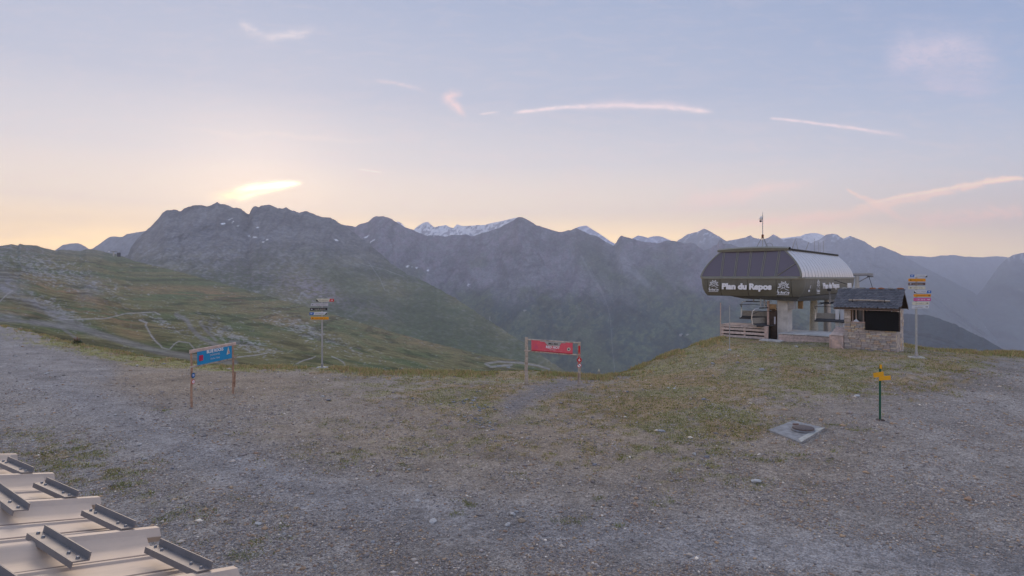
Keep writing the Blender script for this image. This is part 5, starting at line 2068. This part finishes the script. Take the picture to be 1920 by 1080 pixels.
bg_ = MB().prism([rpt(.33, 1.0, -.02), rpt(.40, .62, -.02), rpt(.62, .62, -.02), rpt(.67, 1.0, -.02)][::-1], (0, -.004, 0)).build('badge', 'plate', cloth)
MB().prism([rpt(.26, 1.0, -.018), rpt(.26, .93, -.018), rpt(.74, .93, -.018), rpt(.74, 1.0, -.018)][::-1], (0, -.002, 0)).build('badge_bar', 'plate', cloth)
onb('lettering', 'MC: 334', H_ * .22, 'sign_ink', .505, .80, W_ * .17, .004, -.030)
onb('lettering', 'RED HOT', H_ * .32, 'letter_white', .50, .47, W_ * .26, .006)
onb('lettering', 'DOWNHILL', H_ * .14, 'sign_white', .50, .26, W_ * .12)
onb('lettering', '— — — — — —', H_ * .10, 'sign_white', .50, .14, W_ * .34)
x, y, z = rpt(.80, .42)
dd_ = disc('round_mark', H_ * .17, .003, 'sign_cream', cloth, (x, -.115, z))
disc('round_mark_core', H_ * .08, .002, 'sign_black', dd_, (0, -.004, 0))
x, y, z = rpt(.185, .5)
mb = MB()
for q in range(3):
    w = H_ * (.14 + .02 * q)
    mb.quad([(-w, 0, -H_ * (.06 + .09 * q)), (w, 0, -H_ * (.06 + .09 * q)), (w, 0, -H_ * (.035 + .09 * q)), (-w, 0, -H_ * (.035 + .09 * q))])
for k in range(5):
    a = math.radians(18 + k * 36)
    mb.quad([(math.cos(a) * H_ * .08 - .006, 0, math.sin(a) * H_ * .08), (math.cos(a) * H_ * .08 + .006, 0, math.sin(a) * H_ * .08), (math.cos(a) * H_ * .19 + .008, 0, math.sin(a) * H_ * .19), (math.cos(a) * H_ * .19 - .008, 0, math.sin(a) * H_ * .19)])
mb.build('line_mark', 'sign_pink', cloth, loc=(x, -.118, z))
d1 = disc('number_disc', .125, .012, 'sign_red', rsn, (W_, -.085, zrow(674.5, Bp)))
put_text(d1, 'lettering', '6', .19, 'letter_white', (0, -.016, 0), 0, RX90, .006, 0, None, .001)
d2 = disc('ban_disc', .115, .012, 'sign_red', rsn, (W_, -.085, zrow(685, Bp)))
disc('disc_face', .090, .002, 'letter_white', d2, (0, -.013, 0))
MB().prism([(-.075, 0, .06), (-.055, 0, .08), (.075, 0, -.06), (.055, 0, -.08)], (0, -.002, 0)).build('symbol', 'sign_ink', d2, loc=(0, -.016, 0))
MB().box(W_ - .05, W_ + .05, -.075, -.06, zrow(682, Bp), zrow(648, Bp)).build('red_backing', 'sign_red', rsn)

# ---- yellow hiking sign
p = hit(1650, 788)
sc = F / p.y
ts = empty('hiking_sign', p, 0, 'thin dark green post with three blank yellow boards on the right gravel', 'signpost')
zr_ = lambda r_: (788 - r_) / sc
MB().tube([(0, 0, -.15), (0, 0, zr_(686))], .035, 8).build('pole', 'green_pole', ts, True)
MB().box(-5 / sc * .45, 5 / sc * .45, -.052, -.037, zr_(691.5), zr_(684), .004).build('top_plate', 'sign_yellow', ts)
o = MB().box(-14 / sc, 5.5 / sc, -.052, -.037, -.085, .085, .004).build('finger_board', 'sign_yellow', ts)
o.location = (0, 0, zr_(702))
o.rotation_euler = (0, math.radians(-9), 0)
o = MB().box(-4 / sc, 18 / sc, -.072, -.057, -.075, .075, .004).build('finger_board', 'sign_yellow', ts)
o.location = (0, 0, zr_(709.7))
o.rotation_euler = (0, math.radians(-5), 0)
MB().lathe([(.16, -.03), (.15, .015), (.04, .03)], (0, 0, 0), 10).build('foot', 'wood_dark', ts)
# ---- little trail beacon past the red sign
p = at(1123, 706, 35.2)
p.z = g1(p.x, p.y)
tb = empty('trail_beacon', p, 0, 'tiny pale yellow triangular marker on two sticks beyond the red sign', 'marker')
h1 = CZ + (HR - 696) / F * p.y - p.z
MB().tube([(-.05, 0, -.1), (-.05, 0, h1)], .012, 5).build('stick', 'log', tb)
MB().tube([(.05, 0, -.1), (.05, 0, h1)], .012, 5).build('stick', 'log', tb)
MB().prism([(-.075, -.02, h1), (.075, -.02, h1), (0, -.02, h1 + .17)], (0, .02, 0)).build('triangle', 'sign_cream', tb)

# ------------------------------------------------------------------ drain cover
p = hit(1499, 812)
dr = empty('drain_cover', p, math.radians(0), 'round dark iron cover on a square concrete slab set in the gravel', 'drain cover')
cor = [hit(1441, 810), hit(1502, 833), hit(1547, 806), hit(1487, 791)]
cor = [c - p for c in cor]
Am = np.array([[c.x, c.y, 1.0] for c in cor])
pa, pb_, pc = np.linalg.lstsq(Am, np.array([c.z for c in cor]), rcond=None)[0]


def slab_z(x, y):
    return pa * x + pb_ * y + pc + .055


def on_slab(c, d=0.0):
    return (c.x, c.y, slab_z(c.x, c.y) + d)


MB().prism([on_slab(c, -.35) for c in cor], (0, 0, .35)).build('slab', 'slab_pad', dr)
a, b = cor[1], cor[2]
cc = sum(cor, Vector()) / 4
ia, ib = a + (cc - a) * .20 + (cor[0] - a) * .05, b + (cc - b) * .26
MB().prism([on_slab(c, .003) for c in (a, b, ib, ia)], (0, 0, .012)).build('pale_edge', 'concrete_pale', dr)
mp_ = hit(1506, 811) - p
mz = slab_z(mp_.x, mp_.y)
MB().lathe([(.35, -.03), (.37, .02), (.35, .05), (.32, .06)], (mp_.x, mp_.y, mz), 28).build('frame_ring', 'slab_dark', dr)
MB().lathe([(.30, .03), (.335, .06), (.335, .10), (.31, .115), (.06, .12)], (mp_.x, mp_.y, mz), 28).build('lid', 'cast_iron', dr, True)
br_ = hit(1492, 799) - p
MB().box(br_.x - .10, br_.x + .10, br_.y - .02, br_.y + .02, slab_z(br_.x, br_.y) - .01, slab_z(br_.x, br_.y) + .03).build('lifting_handle', 'rust', dr)

# ------------------------------------------------------------------ roof at the lower left
HH = 1.1
D1 = Vector((.764, 1.0, -.291)).normalized()          # down the slope, along the ribs
D2 = Vector((1.525, -1.0, 0)).normalized()              # along the eave, towards the camera's right
NR = D1.cross(D2)
if NR.z < 0:
    NR = -NR
P0 = Vector(((410 - 960) / (1056 - HR) * HH, F / (1056 - HR) * HH, CZ - HH))   # end of one rib at the eave
roof = bpy.data.objects.new('lodge_roof', None)
COL.objects.link(roof)
M = Matrix((D2, -D1, NR)).transposed().to_4x4()
M.translation = P0 - NR * .06
roof.matrix_world = M
roof.empty_display_size = .2
tag(roof, 'beige ribbed metal roof corner with snow guards, at the lower left', 'roof')
SP = .645                                             # rib spacing
UP = 5.2


def rib_prof():
    """x, z over one bay: rib, dip, two small beads"""
    s_ = SP
    return [(0, 0), (.012, .036), (.024, .044), (.056, .044), (.070, .036), (.125, .004), (.16, -.002), (.20, .0),
            (.262, .0), (.270, .008), (.285, .008), (.293, .0), (.40, .0), (.47, .0), (.478, .008), (.493, .008), (.50, .0), (.58, .004), (s_, 0)]


for k in range(-9, 3):
    prof = rib_prof()
    rr = random.Random(k + 50)
    e0 = rr.uniform(-.015, .02)
    P = []
    for t in (0.0, .35, 1.2, 2.6, UP):
        P.append([(k * SP + x, t - (e0 if t == 0 else 0), z + .004 * math.sin(t * 2 + k)) for x, z in prof])
    mb = MB().grid(P)
    # turned down front edge
    mb.grid([P[0], [(x, y - .002, min(z, 0) - .035) for x, y, z in P[0]]])
    mb.build('roof_sheet', 'roof_sheet', roof, True)
    for xs_ in (.262, .470):
        MB().box(k * SP + xs_ - .012, k * SP + xs_ + .002, .02, UP, .001, .0045).build('seam', 'roof_line', roof)
    # rib end, slightly longer than the sheet
    mb = MB().prism([(k * SP - .006, -.05, -.004), (k * SP + .014, -.05, .040), (k * SP + .022, -.05, .049), (k * SP + .054, -.05, .049), (k * SP + .064, -.05, .040), (k * SP + .086, -.05, .02), (k * SP + .075, -.05, -.004)], (0, .42, 0))
    mb.build('rib_end', 'roof_sheet', roof)


def guard():
    g = bpy.data.objects.new('snow_guard', None)
    mb = MB()
    L = .60
    mb.box(0, L, 0, .048, .0, .005)
    mb.box(0, L, -.005, .0, .0, .030)
    mb.box(0, L, .048, .053, -.018, .005)
    g = mb.build('snow_guard', 'guard')
    for (x, y) in ((.035, .027), (.12, .030), (L - .14, .030), (L - .04, .027)):
        bo = MB().lathe([(.007, .005), (.007, .011), (.004, .013)], (x, y - .003, 0), 8).build('bolt', 'steel', g)
    return g


g0 = guard()
spots = [(k, .075, .36) for k in range(-9, 2)] 
for q, (k, t, ln) in enumerate(spots):
    g = g0 if q == 0 else copy_tree(g0)
    g.parent = roof
    g.location = ((k + 1) * SP - ln + .035, t, .052)
    g.scale = (ln / .60, 1, 1)
    g.rotation_euler = (0, 0, math.radians(-4))


def roof_local(px, row):
    d = Vector(((px - 960) / F, 1, (HR - row) / F))
    o_ = Vector((0, 0, CZ))
    t_ = (M.translation - o_).dot(NR) / d.dot(NR)
    return M.inverted() @ (o_ + d * t_)


for (xa, ya, xb, yb) in ((57, 1026, 150, 1080), (-62, 925, 24, 983), (-60, 1085, 40, 1150)):
    la, lb = roof_local(xa, ya), roof_local(xb, yb)
    g = copy_tree(g0)
    g.parent = roof
    g.location = (la.x, la.y, .052)
    dv_ = lb - la
    g.scale = (math.hypot(dv_.x, dv_.y) / .60, 1, 1)
    g.rotation_euler = (0, 0, math.atan2(dv_.y, dv_.x))
# lodge wall below the eave
mb = MB()
e1 = P0 + D2 * (-9 * SP) + Vector((-.3, -.45, -.12))
e2 = P0 + D2 * (3 * SP) + Vector((-.3, -.45, -.12))
bk = Vector((-.607, -.794, 0)) * 4.2
mb.prism([(e1.x, e1.y, -.3), (e2.x, e2.y, -.3), (e2.x + bk.x, e2.y + bk.y, -.3), (e1.x + bk.x, e1.y + bk.y, -.3)], (0, 0, e1.z + .25))
lw = mb.build('lodge_wall', 'wall_render')
tag(lw, 'rendered lodge wall hidden below the beige metal roof', 'wall')

# ------------------------------------------------------------------ loose stones
stones = [
    (425, 814, 9, 3, 'rock_pale', 'pale flat stone on the bare track, first below the blue sign'),
    (441, 863, 6, 4, 'rock_grey', 'small grey stone beside a pale sunken one, lower left track'),
    (449, 861, 8, 3, 'rock_pale', 'pale sunken stone touching a small grey one, lower left track'),
    (484, 984, 14, 6, 'rock_pale', 'largest pale block on the gravel near the beige roof'),
    (605, 744, 8, 4, 'rock_pale', 'pale stone left of its darker twin, below the left signpost'),
    (616, 751, 11, 4, 'rock_grey', 'flat grey stone right of a pale one, below the left signpost'),
    (773, 748, 7, 4, 'rock_grey', 'lone grey stone on brown gravel, right of the left signpost'),
    (688, 915, 6, 4, 'rock_pale', 'small whitish stone alone in the middle of the gravel'),
    (806, 913, 8, 5, 'rock_grey', 'grey pebble-like stone right of the small whitish one'),
    (766, 881, 8, 4, 'rock_grey', 'dark stone just below a green moss tuft in mid gravel'),
    (813, 979, 18, 6, 'rock_pale', 'broad half-buried pale stone at the bottom centre'),
    (961, 967, 14, 7, 'rock_pale', 'pale stone of the small cluster at bottom centre right'),
    (978, 979, 16, 8, 'rock_tan', 'tan brown stone of the small cluster at bottom centre right'),
    (952, 985, 12, 6, 'rock_pale', 'lowest pale stone of the cluster beside the tan one'),
    (968, 962, 9, 4, 'rock_grey', 'grey stone topmost in the cluster beside the tan one'),
    (905, 917, 9, 5, 'rock_tan', 'small tan stone above the cluster at bottom centre'),
    (782, 940, 10, 3, 'rock_pale', 'thin pale stone level with the green tufts, bottom centre'),
    (746, 1022, 9, 5, 'rock_pale', 'pale rounded stone, right one of two near the bottom edge'),
    (699, 1019, 9, 4, 'rock_grey', 'dark flat stone, left one of two near the bottom edge'),
    (628, 1066, 8, 9, 'rock_pale', 'upright pale stone at the very bottom edge of the picture'),
    (543, 1008, 9, 5, 'rock_pale', 'pale stone right of the roof corner, below the largest block'),
    (533, 1003, 7, 5, 'rock_pale', 'pale chip upper left of another pale stone by the roof corner'),
    (1241, 809, 16, 4, 'rock_grey', 'long flat grey stone left of the drain cover, mid gravel'),
    (1301, 854, 8, 8, 'rock_pale', 'whitest chunk on the gravel, lower left of the drain cover'),
    (1325, 857, 11, 4, 'rock_grey', 'flat grey stone right of the whitest chunk'),
    (1418, 904, 21, 6, 'rock_pale', 'wide pale slab lying below the drain cover'),
    (1115, 873, 9, 4, 'rock_grey', 'dark flat stone in the middle gravel, under the red sign'),
    (1429, 694, 12, 5, 'rock_grey', 'grey stone in turf below the station column'),
    (1336, 683, 8, 5, 'rock_grey', 'bluish stone on the turf mound left of the station'),
    (1174, 735, 12, 4, 'rock_grey', 'flat grey stone right of the red sign on the slope'),
    (1319, 750, 9, 4, 'rock_grey', 'small grey stone on the slope between red sign and drain cover'),
    (1253, 728, 6, 2, 'rock_pale', 'left of two thin white chips on the slope right of the red sign'),
    (1264, 729, 6, 2, 'rock_pale', 'right of two thin white chips on the slope right of the red sign'),
    (1622, 850, 10, 5, 'rock_tan', 'pinkish stone below the yellow hiking sign'),
    (1650, 823, 7, 5, 'rock_pale', 'pale stone directly under the green post of the hiking sign'),
    (1493, 651, 7, 5, 'rock_pale', 'round pale stone on the turf before the boarding deck'),
    (1607, 743, 12, 4, 'rock_pale', 'flat pale stone left of the yellow hiking sign'),
    (860, 779, 7, 3, 'rock_pale', 'pale chip by the scattered rubble in mid distance'),
    (62, 827, 7, 4, 'rock_pale', 'small pale stone above the upper end of the beige roof'),
    (217, 779, 9, 4, 'rock_pale', 'pale stone left of the blue sign, on the grey track'),
    (262, 835, 9, 4, 'rock_pale', 'pale sunken stone lower left of the blue sign'),
    (271, 862, 8, 5, 'rock_grey', 'grey stone with a dark shadow, lower left of the blue sign'),
    (323, 880, 7, 4, 'rock_grey', 'grey stone on the lower left gravel above the roof corner'),
    (30, 669, 6, 3, 'rock_pale', 'white stone at the far left edge of the gravel, upper one'),
    (28, 690, 8, 3, 'rock_pale', 'flat white stone at the far left edge, middle one'),
    (88, 701, 9, 3, 'rock_pale', 'long white stone right of the other far left ones'),
]
for i, (px, row, w, hgt, m, lab) in enumerate(stones):
    p = hit(px, row)
    k = p.y / F
    me = rock_mesh(100 + i, m, 1.0, 2)
    sx_ = w * k * .62
    o = link_obj('stone', me, None, (p.x, p.y, p.z + hgt * k * .22), (rs.uniform(-.15, .15), rs.uniform(-.15, .15), rs.uniform(0, 3.1)), (sx_, sx_ * .75, max(hgt * k * .55, sx_ * .28)))
    tag(o, lab, 'stone')
# rubble patches
for i in range(44):
    cxp, cyp = random.Random(i).choice([(905, 765, ), (888, 790), (905, 797), (880, 752)])
    rr = random.Random(i + 900)
    p = hit(cxp + rr.gauss(0, 14), cyp + rr.gauss(0, 5))
    k = p.y / F
    w = rr.uniform(2, 5.5) * k
    o = link_obj('rubble_stone', rock_mesh(300 + i % 9, 'rock_grey', .7, 1), None, (p.x, p.y, p.z + w * .15), (0, 0, rr.uniform(0, 3)), (w, w * .7, w * .6))
    tag(o, 'small angular grey stone in the rubble patch in mid distance', 'stone', 'stones of the rubble patch in mid distance')

# ------------------------------------------------------------------ shrub
p = hit(145, 645)
shr = empty('shrub', p, 0, 'lone small dark green shrub on the far left grass edge', 'shrub')
mb = MB()
rr = random.Random(3)
for k in range(420):
    a = rr.uniform(0, 6.283)
    r_ = .42 * math.sqrt(rr.random())
    z_ = rr.uniform(.02, .52) * (1 - (r_ / .5) ** 2)
    c = Vector((r_ * math.cos(a), r_ * math.sin(a), z_ + .02))
    d = Vector((rr.gauss(0, 1), rr.gauss(0, 1), rr.gauss(.6, .6))).normalized() * .085
    e = d.cross(Vector((rr.gauss(0, 1), rr.gauss(0, 1), rr.gauss(0, 1)))).normalized() * .025
    mb.quad([c - e, c + d, c + e])
mat('shrub_leaf', (.035, .06, .018), .8, 0, .5, 3)
mb.build('foliage', 'shrub_leaf', shr)
mb = MB()
for k in range(5):
    a = k * 1.25
    mb.tube([(0, 0, -.03), (.2 * math.cos(a), .2 * math.sin(a), .35)], .012, 5)
mb.build('stem', 'wood_dark', shr)
mb = MB()
for k in range(26):
    a = rr.uniform(0, 6.283)
    r_ = rr.uniform(0, .3)
    mb.tube([(r_ * math.cos(a), r_ * math.sin(a), .3), (r_ * 1.2 * math.cos(a), r_ * 1.2 * math.sin(a), rr.uniform(.55, .75))], .008, 3)
mb.build('dry_stalk', 'rock_rust', shr)

# ------------------------------------------------------------------ far buildings and pylons
p = at(1607, 560, 82)
py = empty('lift_pylon', p, SA, 'grey lift pylon crossarm behind the far end of the station', 'pylon')
zt_ = at(0, 516, 82).z - p.z
MB().tube([(0, 0, -12), (0, 0, zt_)], .28, 8).build('mast', 'galv', py)
MB().box(-1.5, 1.9, -.2, .2, zt_ - .1, zt_ + .25).build('crossarm', 'steel', py)
MB().tube([(-.2, 0, zt_ - 1.2), (1.7, 0, zt_)], .08, 6).build('strut', 'steel', py)
for xx in (-1.3, 1.6):
    MB().box(xx - .15, xx + .15, -1.4, 1.4, zt_ - .28, zt_ - .12).build('sheave_train', 'steel_dark', py)
mb = MB()
for s_ in (-1, 1):
    a = S0 + EX * (XC + s_ * 1.7) + EY * (LEN - .6) + Vector((0, 0, 5.1))
    b = p + Vector((EX.x * s_ * 1.4, EX.y * s_ * 1.4, zt_ - .05))
    c = b + (b - a) * 1.5 + Vector((0, 0, -22))
    mb.tube([a, a.lerp(b, .5) + Vector((0, 0, -.15)), b, b.lerp(c, .5) + Vector((0, 0, 2.0)), c], .035, 5)
cb = mb.build('haul_cable', 'cable')
tag(cb, 'haul cable running from the station back down past the pylon', 'cable')


def on_layer(px, row, Y):
    return at(px, row, Y)


p = at(212, 473.5, 1270)
ls = empty('distant_lift_station', p, 0, 'tiny dark lift terminal on the skyline of the left hillside', 'lift station')
MB().box(-3, 8, -3, 3, 1.5, 3.6, .6).build('drum', 'steel', ls)
MB().box(0, 2, -1, 1, -8, 1.6).build('leg', 'concrete', ls)
MB().box(-8, -5, -3.3, -3.0, .5, 3.0).build('white_panel', 'white', ls)
MB().box(9, 16, -1, 1, -9, -.2).build('ramp', 'steel_dark', ls)


def ray_on(oname, px, row):
    ob = bpy.data.objects[oname]
    d = Vector(((px - 960) / F, 1, (HR - row) / F)).normalized()
    ok, loc, nr_, _ = ob.ray_cast(Vector((0, 0, CZ)), d)
    return loc if ok else None


for px, row, w, ob, lab in [(984, 583, 16, 'central_mountain', 'tiny pale mountain hut on the dark slope left of centre'),
                            (1277, 628, 16, 'central_mountain', 'left of two tiny chalets on the slope below the station'),
                            (1289, 628, 13, 'central_mountain', 'right of two tiny chalets on the slope below the station'),
                            (935, 688, 4, 'left_hillside', 'tiny pale building beside the winding service road'),
                            (953, 690, 3.4, 'left_hillside', 'second tiny building beside the winding service road, right one')]:
    q = ray_on(ob, px, row)
    if q is None:
        continue
    c = empty('chalet', q, .4, lab, 'house')
    MB().box(-w / 2, w / 2, -w * .35, w * .35, -w * .4, w * .22).build('wall', 'rock_pale', c)
    mb = MB()
    mb.prism([(-w * .55, -w * .45, w * .20), (w * .55, -w * .45, w * .20), (w * .55, 0, w * .42), (-w * .55, 0, w * .42)], (0, 0, w * .03))
    mb.prism([(-w * .55, w * .45, w * .20), (w * .55, w * .45, w * .20), (w * .55, w * .01, w * .42), (-w * .55, w * .01, w * .42)], (0, 0, w * .03))
    mb.build('roof', 'concrete_old', c)

# ------------------------------------------------------------------ gravel and grass (uncountable)
OCT = np.array([(1, 0, 0), (-1, 0, 0), (0, 1, 0), (0, -1, 0), (0, 0, 1), (0, 0, -1)], float)
OCTF = np.array([(0, 2, 4), (2, 1, 4), (1, 3, 4), (3, 0, 4), (2, 0, 5), (1, 2, 5), (3, 1, 5), (0, 3, 5)])


def scatter(n, rows=(690, 1120), power=1.0):
    px = RNG.uniform(-120, 2040, n)
    row = rows[0] + (rows[1] - rows[0]) * RNG.random(n) ** power
    # invert: choose depth so that the ground point lies roughly on that row
    y = (CZ * F) / (row - HR)
    for _ in range(6):
        x = (px - 960) / F * y
        z = gz(x, y)
        y = np.clip((CZ - z) * F / (row - HR), 4, 95)
        y = np.minimum(y, edge_y((px - 960) / F * y, y) + .3)
    x = (px - 960) / F * y
    return x, y, gz(x, y)


def pebbles(n):
    x, y, z = scatter(n, (640, 1120), .8)
    PX, V, g, track, path, nb, nm, ns, strip, band, mound, rg = ground_masks(x, y, z)
    keep = RNG.random(n) < np.clip((1 - .72 * track - .3 * rg) * (.25 + 1.3 * sstep(nm, .3, .65)) * (1 - .6 * g) + .5 * path, 0, 1)
    x, y, z, PX, V, track = (a[keep] for a in (x, y, z, PX, V, track))
    n = len(x)
    s = (.007 + RNG.exponential(.0062, n)) * (.7 + y / 26)
    big = RNG.random(n) < .003
    s = np.where(big, s * RNG.uniform(1.8, 3.0, n), s)
    s = np.minimum(s, .10 + .002 * y)
    sc3 = np.stack([s * RNG.uniform(.8, 1.5, n), s * RNG.uniform(.6, 1.1, n), s * RNG.uniform(.35, .75, n)], 1)
    th = RNG.uniform(0, 6.283, n)
    base = OCT[None] * (1 + RNG.uniform(-.25, .25, (n, 6, 1)))
    P = base * sc3[:, None]
    c, s_ = np.cos(th)[:, None], np.sin(th)[:, None]
    X = P[..., 0] * c - P[..., 1] * s_ + x[:, None]
    Y = P[..., 0] * s_ + P[..., 1] * c + y[:, None]
    Z = P[..., 2] + RNG.uniform(-.5, .5, (n, 6)) * sc3[:, 2:3] * .4 + z[:, None] + sc3[:, 2:3] * .35
    co = np.stack([X, Y, Z], -1).reshape(-1, 3)
    tris = (OCTF[None] + (np.arange(n) * 6)[:, None, None]).reshape(-1, 3)
    pal = np.array([(.165, .16, .175), (.20, .195, .21), (.13, .13, .145), (.25, .24, .24), (.21, .165, .13), (.30, .29, .29), (.17, .13, .11), (.115, .11, .12), (.23, .19, .15), (.42, .41, .40)])
    pr_ = np.array([.22, .16, .16, .08, .12, .03, .08, .08, .06, .01])
    k = RNG.choice(len(pal), n, p=pr_ / pr_.sum())
    k = np.where(big & (RNG.random(n) < .25), 3, k)
    col = pal[k] * np.array([2.20, 1.98, 1.68]) * RNG.uniform(.8, 1.2, (n, 1))
    col = np.repeat(col, 6, 0)
    o = tri_mesh('gravel', co, tris, col, 'pebble')
    tag(o, 'loose grey and buff gravel strewn over the plateau', 'gravel', kind='stuff')


pebbles(230000)


def grass(name, x, y, z, hmin, hmax, nb_, spread, pal, label, lean=.5, wid=.010):
    n = len(x)
    N = n * nb_
    X = np.repeat(x, nb_) + RNG.normal(0, 1, N) * np.repeat(spread, nb_)
    Y = np.repeat(y, nb_) + RNG.normal(0, 1, N) * np.repeat(spread, nb_)
    Z = gz(X, Y)
    h_ = RNG.uniform(hmin, hmax, N) * RNG.uniform(.6, 1.2, N)
    a = RNG.uniform(0, 6.283, N)
    w = wid * RNG.uniform(.7, 1.4, N) * (.5 + Y / 30)
    l = RNG.normal(0, lean, (N, 2)) * h_[:, None]
    b0_ = np.stack([X - np.cos(a) * w, Y - np.sin(a) * w, Z - .01], 1)
    b1_ = np.stack([X + np.cos(a) * w, Y + np.sin(a) * w, Z - .01], 1)
    t_ = np.stack([X + l[:, 0], Y + l[:, 1], Z + h_], 1)
    co = np.stack([b0_, b1_, t_], 1).reshape(-1, 3)
    tris = np.arange(N * 3).reshape(-1, 3)
    pal = np.array(pal)
    kk = np.repeat(RNG.integers(0, len(pal), n), nb_)
    col = pal[kk] * 1.75 * RNG.uniform(.7, 1.3, (N, 1))
    o = tri_mesh(name, co, tris, np.repeat(col, 3, 0), 'blade')
    tag(o, label, 'grass', kind='stuff')


# moss and short turf where the ground is green
x, y, z = scatter(120000, (615, 1110), 1.25)
M_ = ground_masks(x, y, z)
keep = RNG.random(len(x)) < M_[2] * .9
x, y, z = x[keep], y[keep], z[keep]
TURF = [(.150, .150, .045), (.120, .125, .040), (.185, .165, .055), (.205, .150, .070), (.100, .115, .035), (.175, .175, .045)]
grass('turf', x, y, z, .02, .07, 5, np.full(len(x), .07) * (.5 + y / 40), TURF, 'short yellow green turf and moss in patches on the gravel', .6, .012)
# taller tussocks along the brink
n = 3600
px = np.concatenate([RNG.uniform(430, 1180, n), RNG.uniform(1180, 1360, n // 3), RNG.uniform(1690, 1930, n // 3), RNG.uniform(0, 430, n // 3)])
e = np.interp(px, EDGE_PX, EDGE_Y)
y = e - RNG.exponential(1.1, len(px)) + .3
x = (px - 960) / F * y
keep = fbm(x / 1.6, y / 1.6, 3, 66) > .47
x, y = x[keep], y[keep]
grass('tussock_grass', x, y, gz(x, y), .06, .24, 9, np.full(len(x), .10), [(.27, .23, .10), (.30, .20, .10), (.22, .21, .08), (.33, .23, .13), (.19, .19, .07)], 'tall dry grass tussocks along the plateau edge', .35, .012)
# single green tufts on the gravel
tp_ = [(880, 948), (860, 966), (760, 872), (308, 973), (326, 967), (230, 909), (140, 842), (155, 840), (182, 850), (305, 770), (438, 1042), (458, 1046), (482, 1040), (1075, 977), (1060, 980), (1200, 843), (1160, 988), (1118, 937), (1228, 946), (1260, 942), (1428, 862), (1600, 806), (1624, 808), (1568, 798), (1066, 640)]
xs, ys = [], []
for px, row in tp_:
    if row < 700:
        continue
    q = hit(px, row)
    for k in range(8):
        xs.append(q.x + RNG.normal(0, .13))
        ys.append(q.y + RNG.normal(0, .10))
xs, ys = np.array(xs), np.array(ys)
grass('grass_tuft', xs, ys, gz(xs, ys), .03, .08, 12, np.full(len(xs), .05), [(.14, .15, .05), (.17, .165, .055), (.12, .13, .045)], 'small green grass tufts dotted on the gravel', .6, .006)

# ------------------------------------------------------------------ haze
HAZE = 1.08e-4
hb = MB().box(-9300, 9300, -3200, 9650, -770, 960)
hm = bpy.data.materials.new('haze_air')
hm.use_nodes = True
hm.node_tree.nodes.clear()
HB = NB(hm.node_tree)
pv = HB.n('ShaderNodeVolumePrincipled')
pv.inputs['Color'].default_value = (.80, .84, 1.0, 1)
pv.inputs['Density'].default_value = HAZE
pv.inputs['Anisotropy'].default_value = 0.15
ho = HB.n('ShaderNodeOutputMaterial')
HB.lk(pv.outputs[0], ho.inputs['Volume'])
hz = hb.build('haze')
hz.data.materials.append(hm)
tag(hz, kind='stuff')
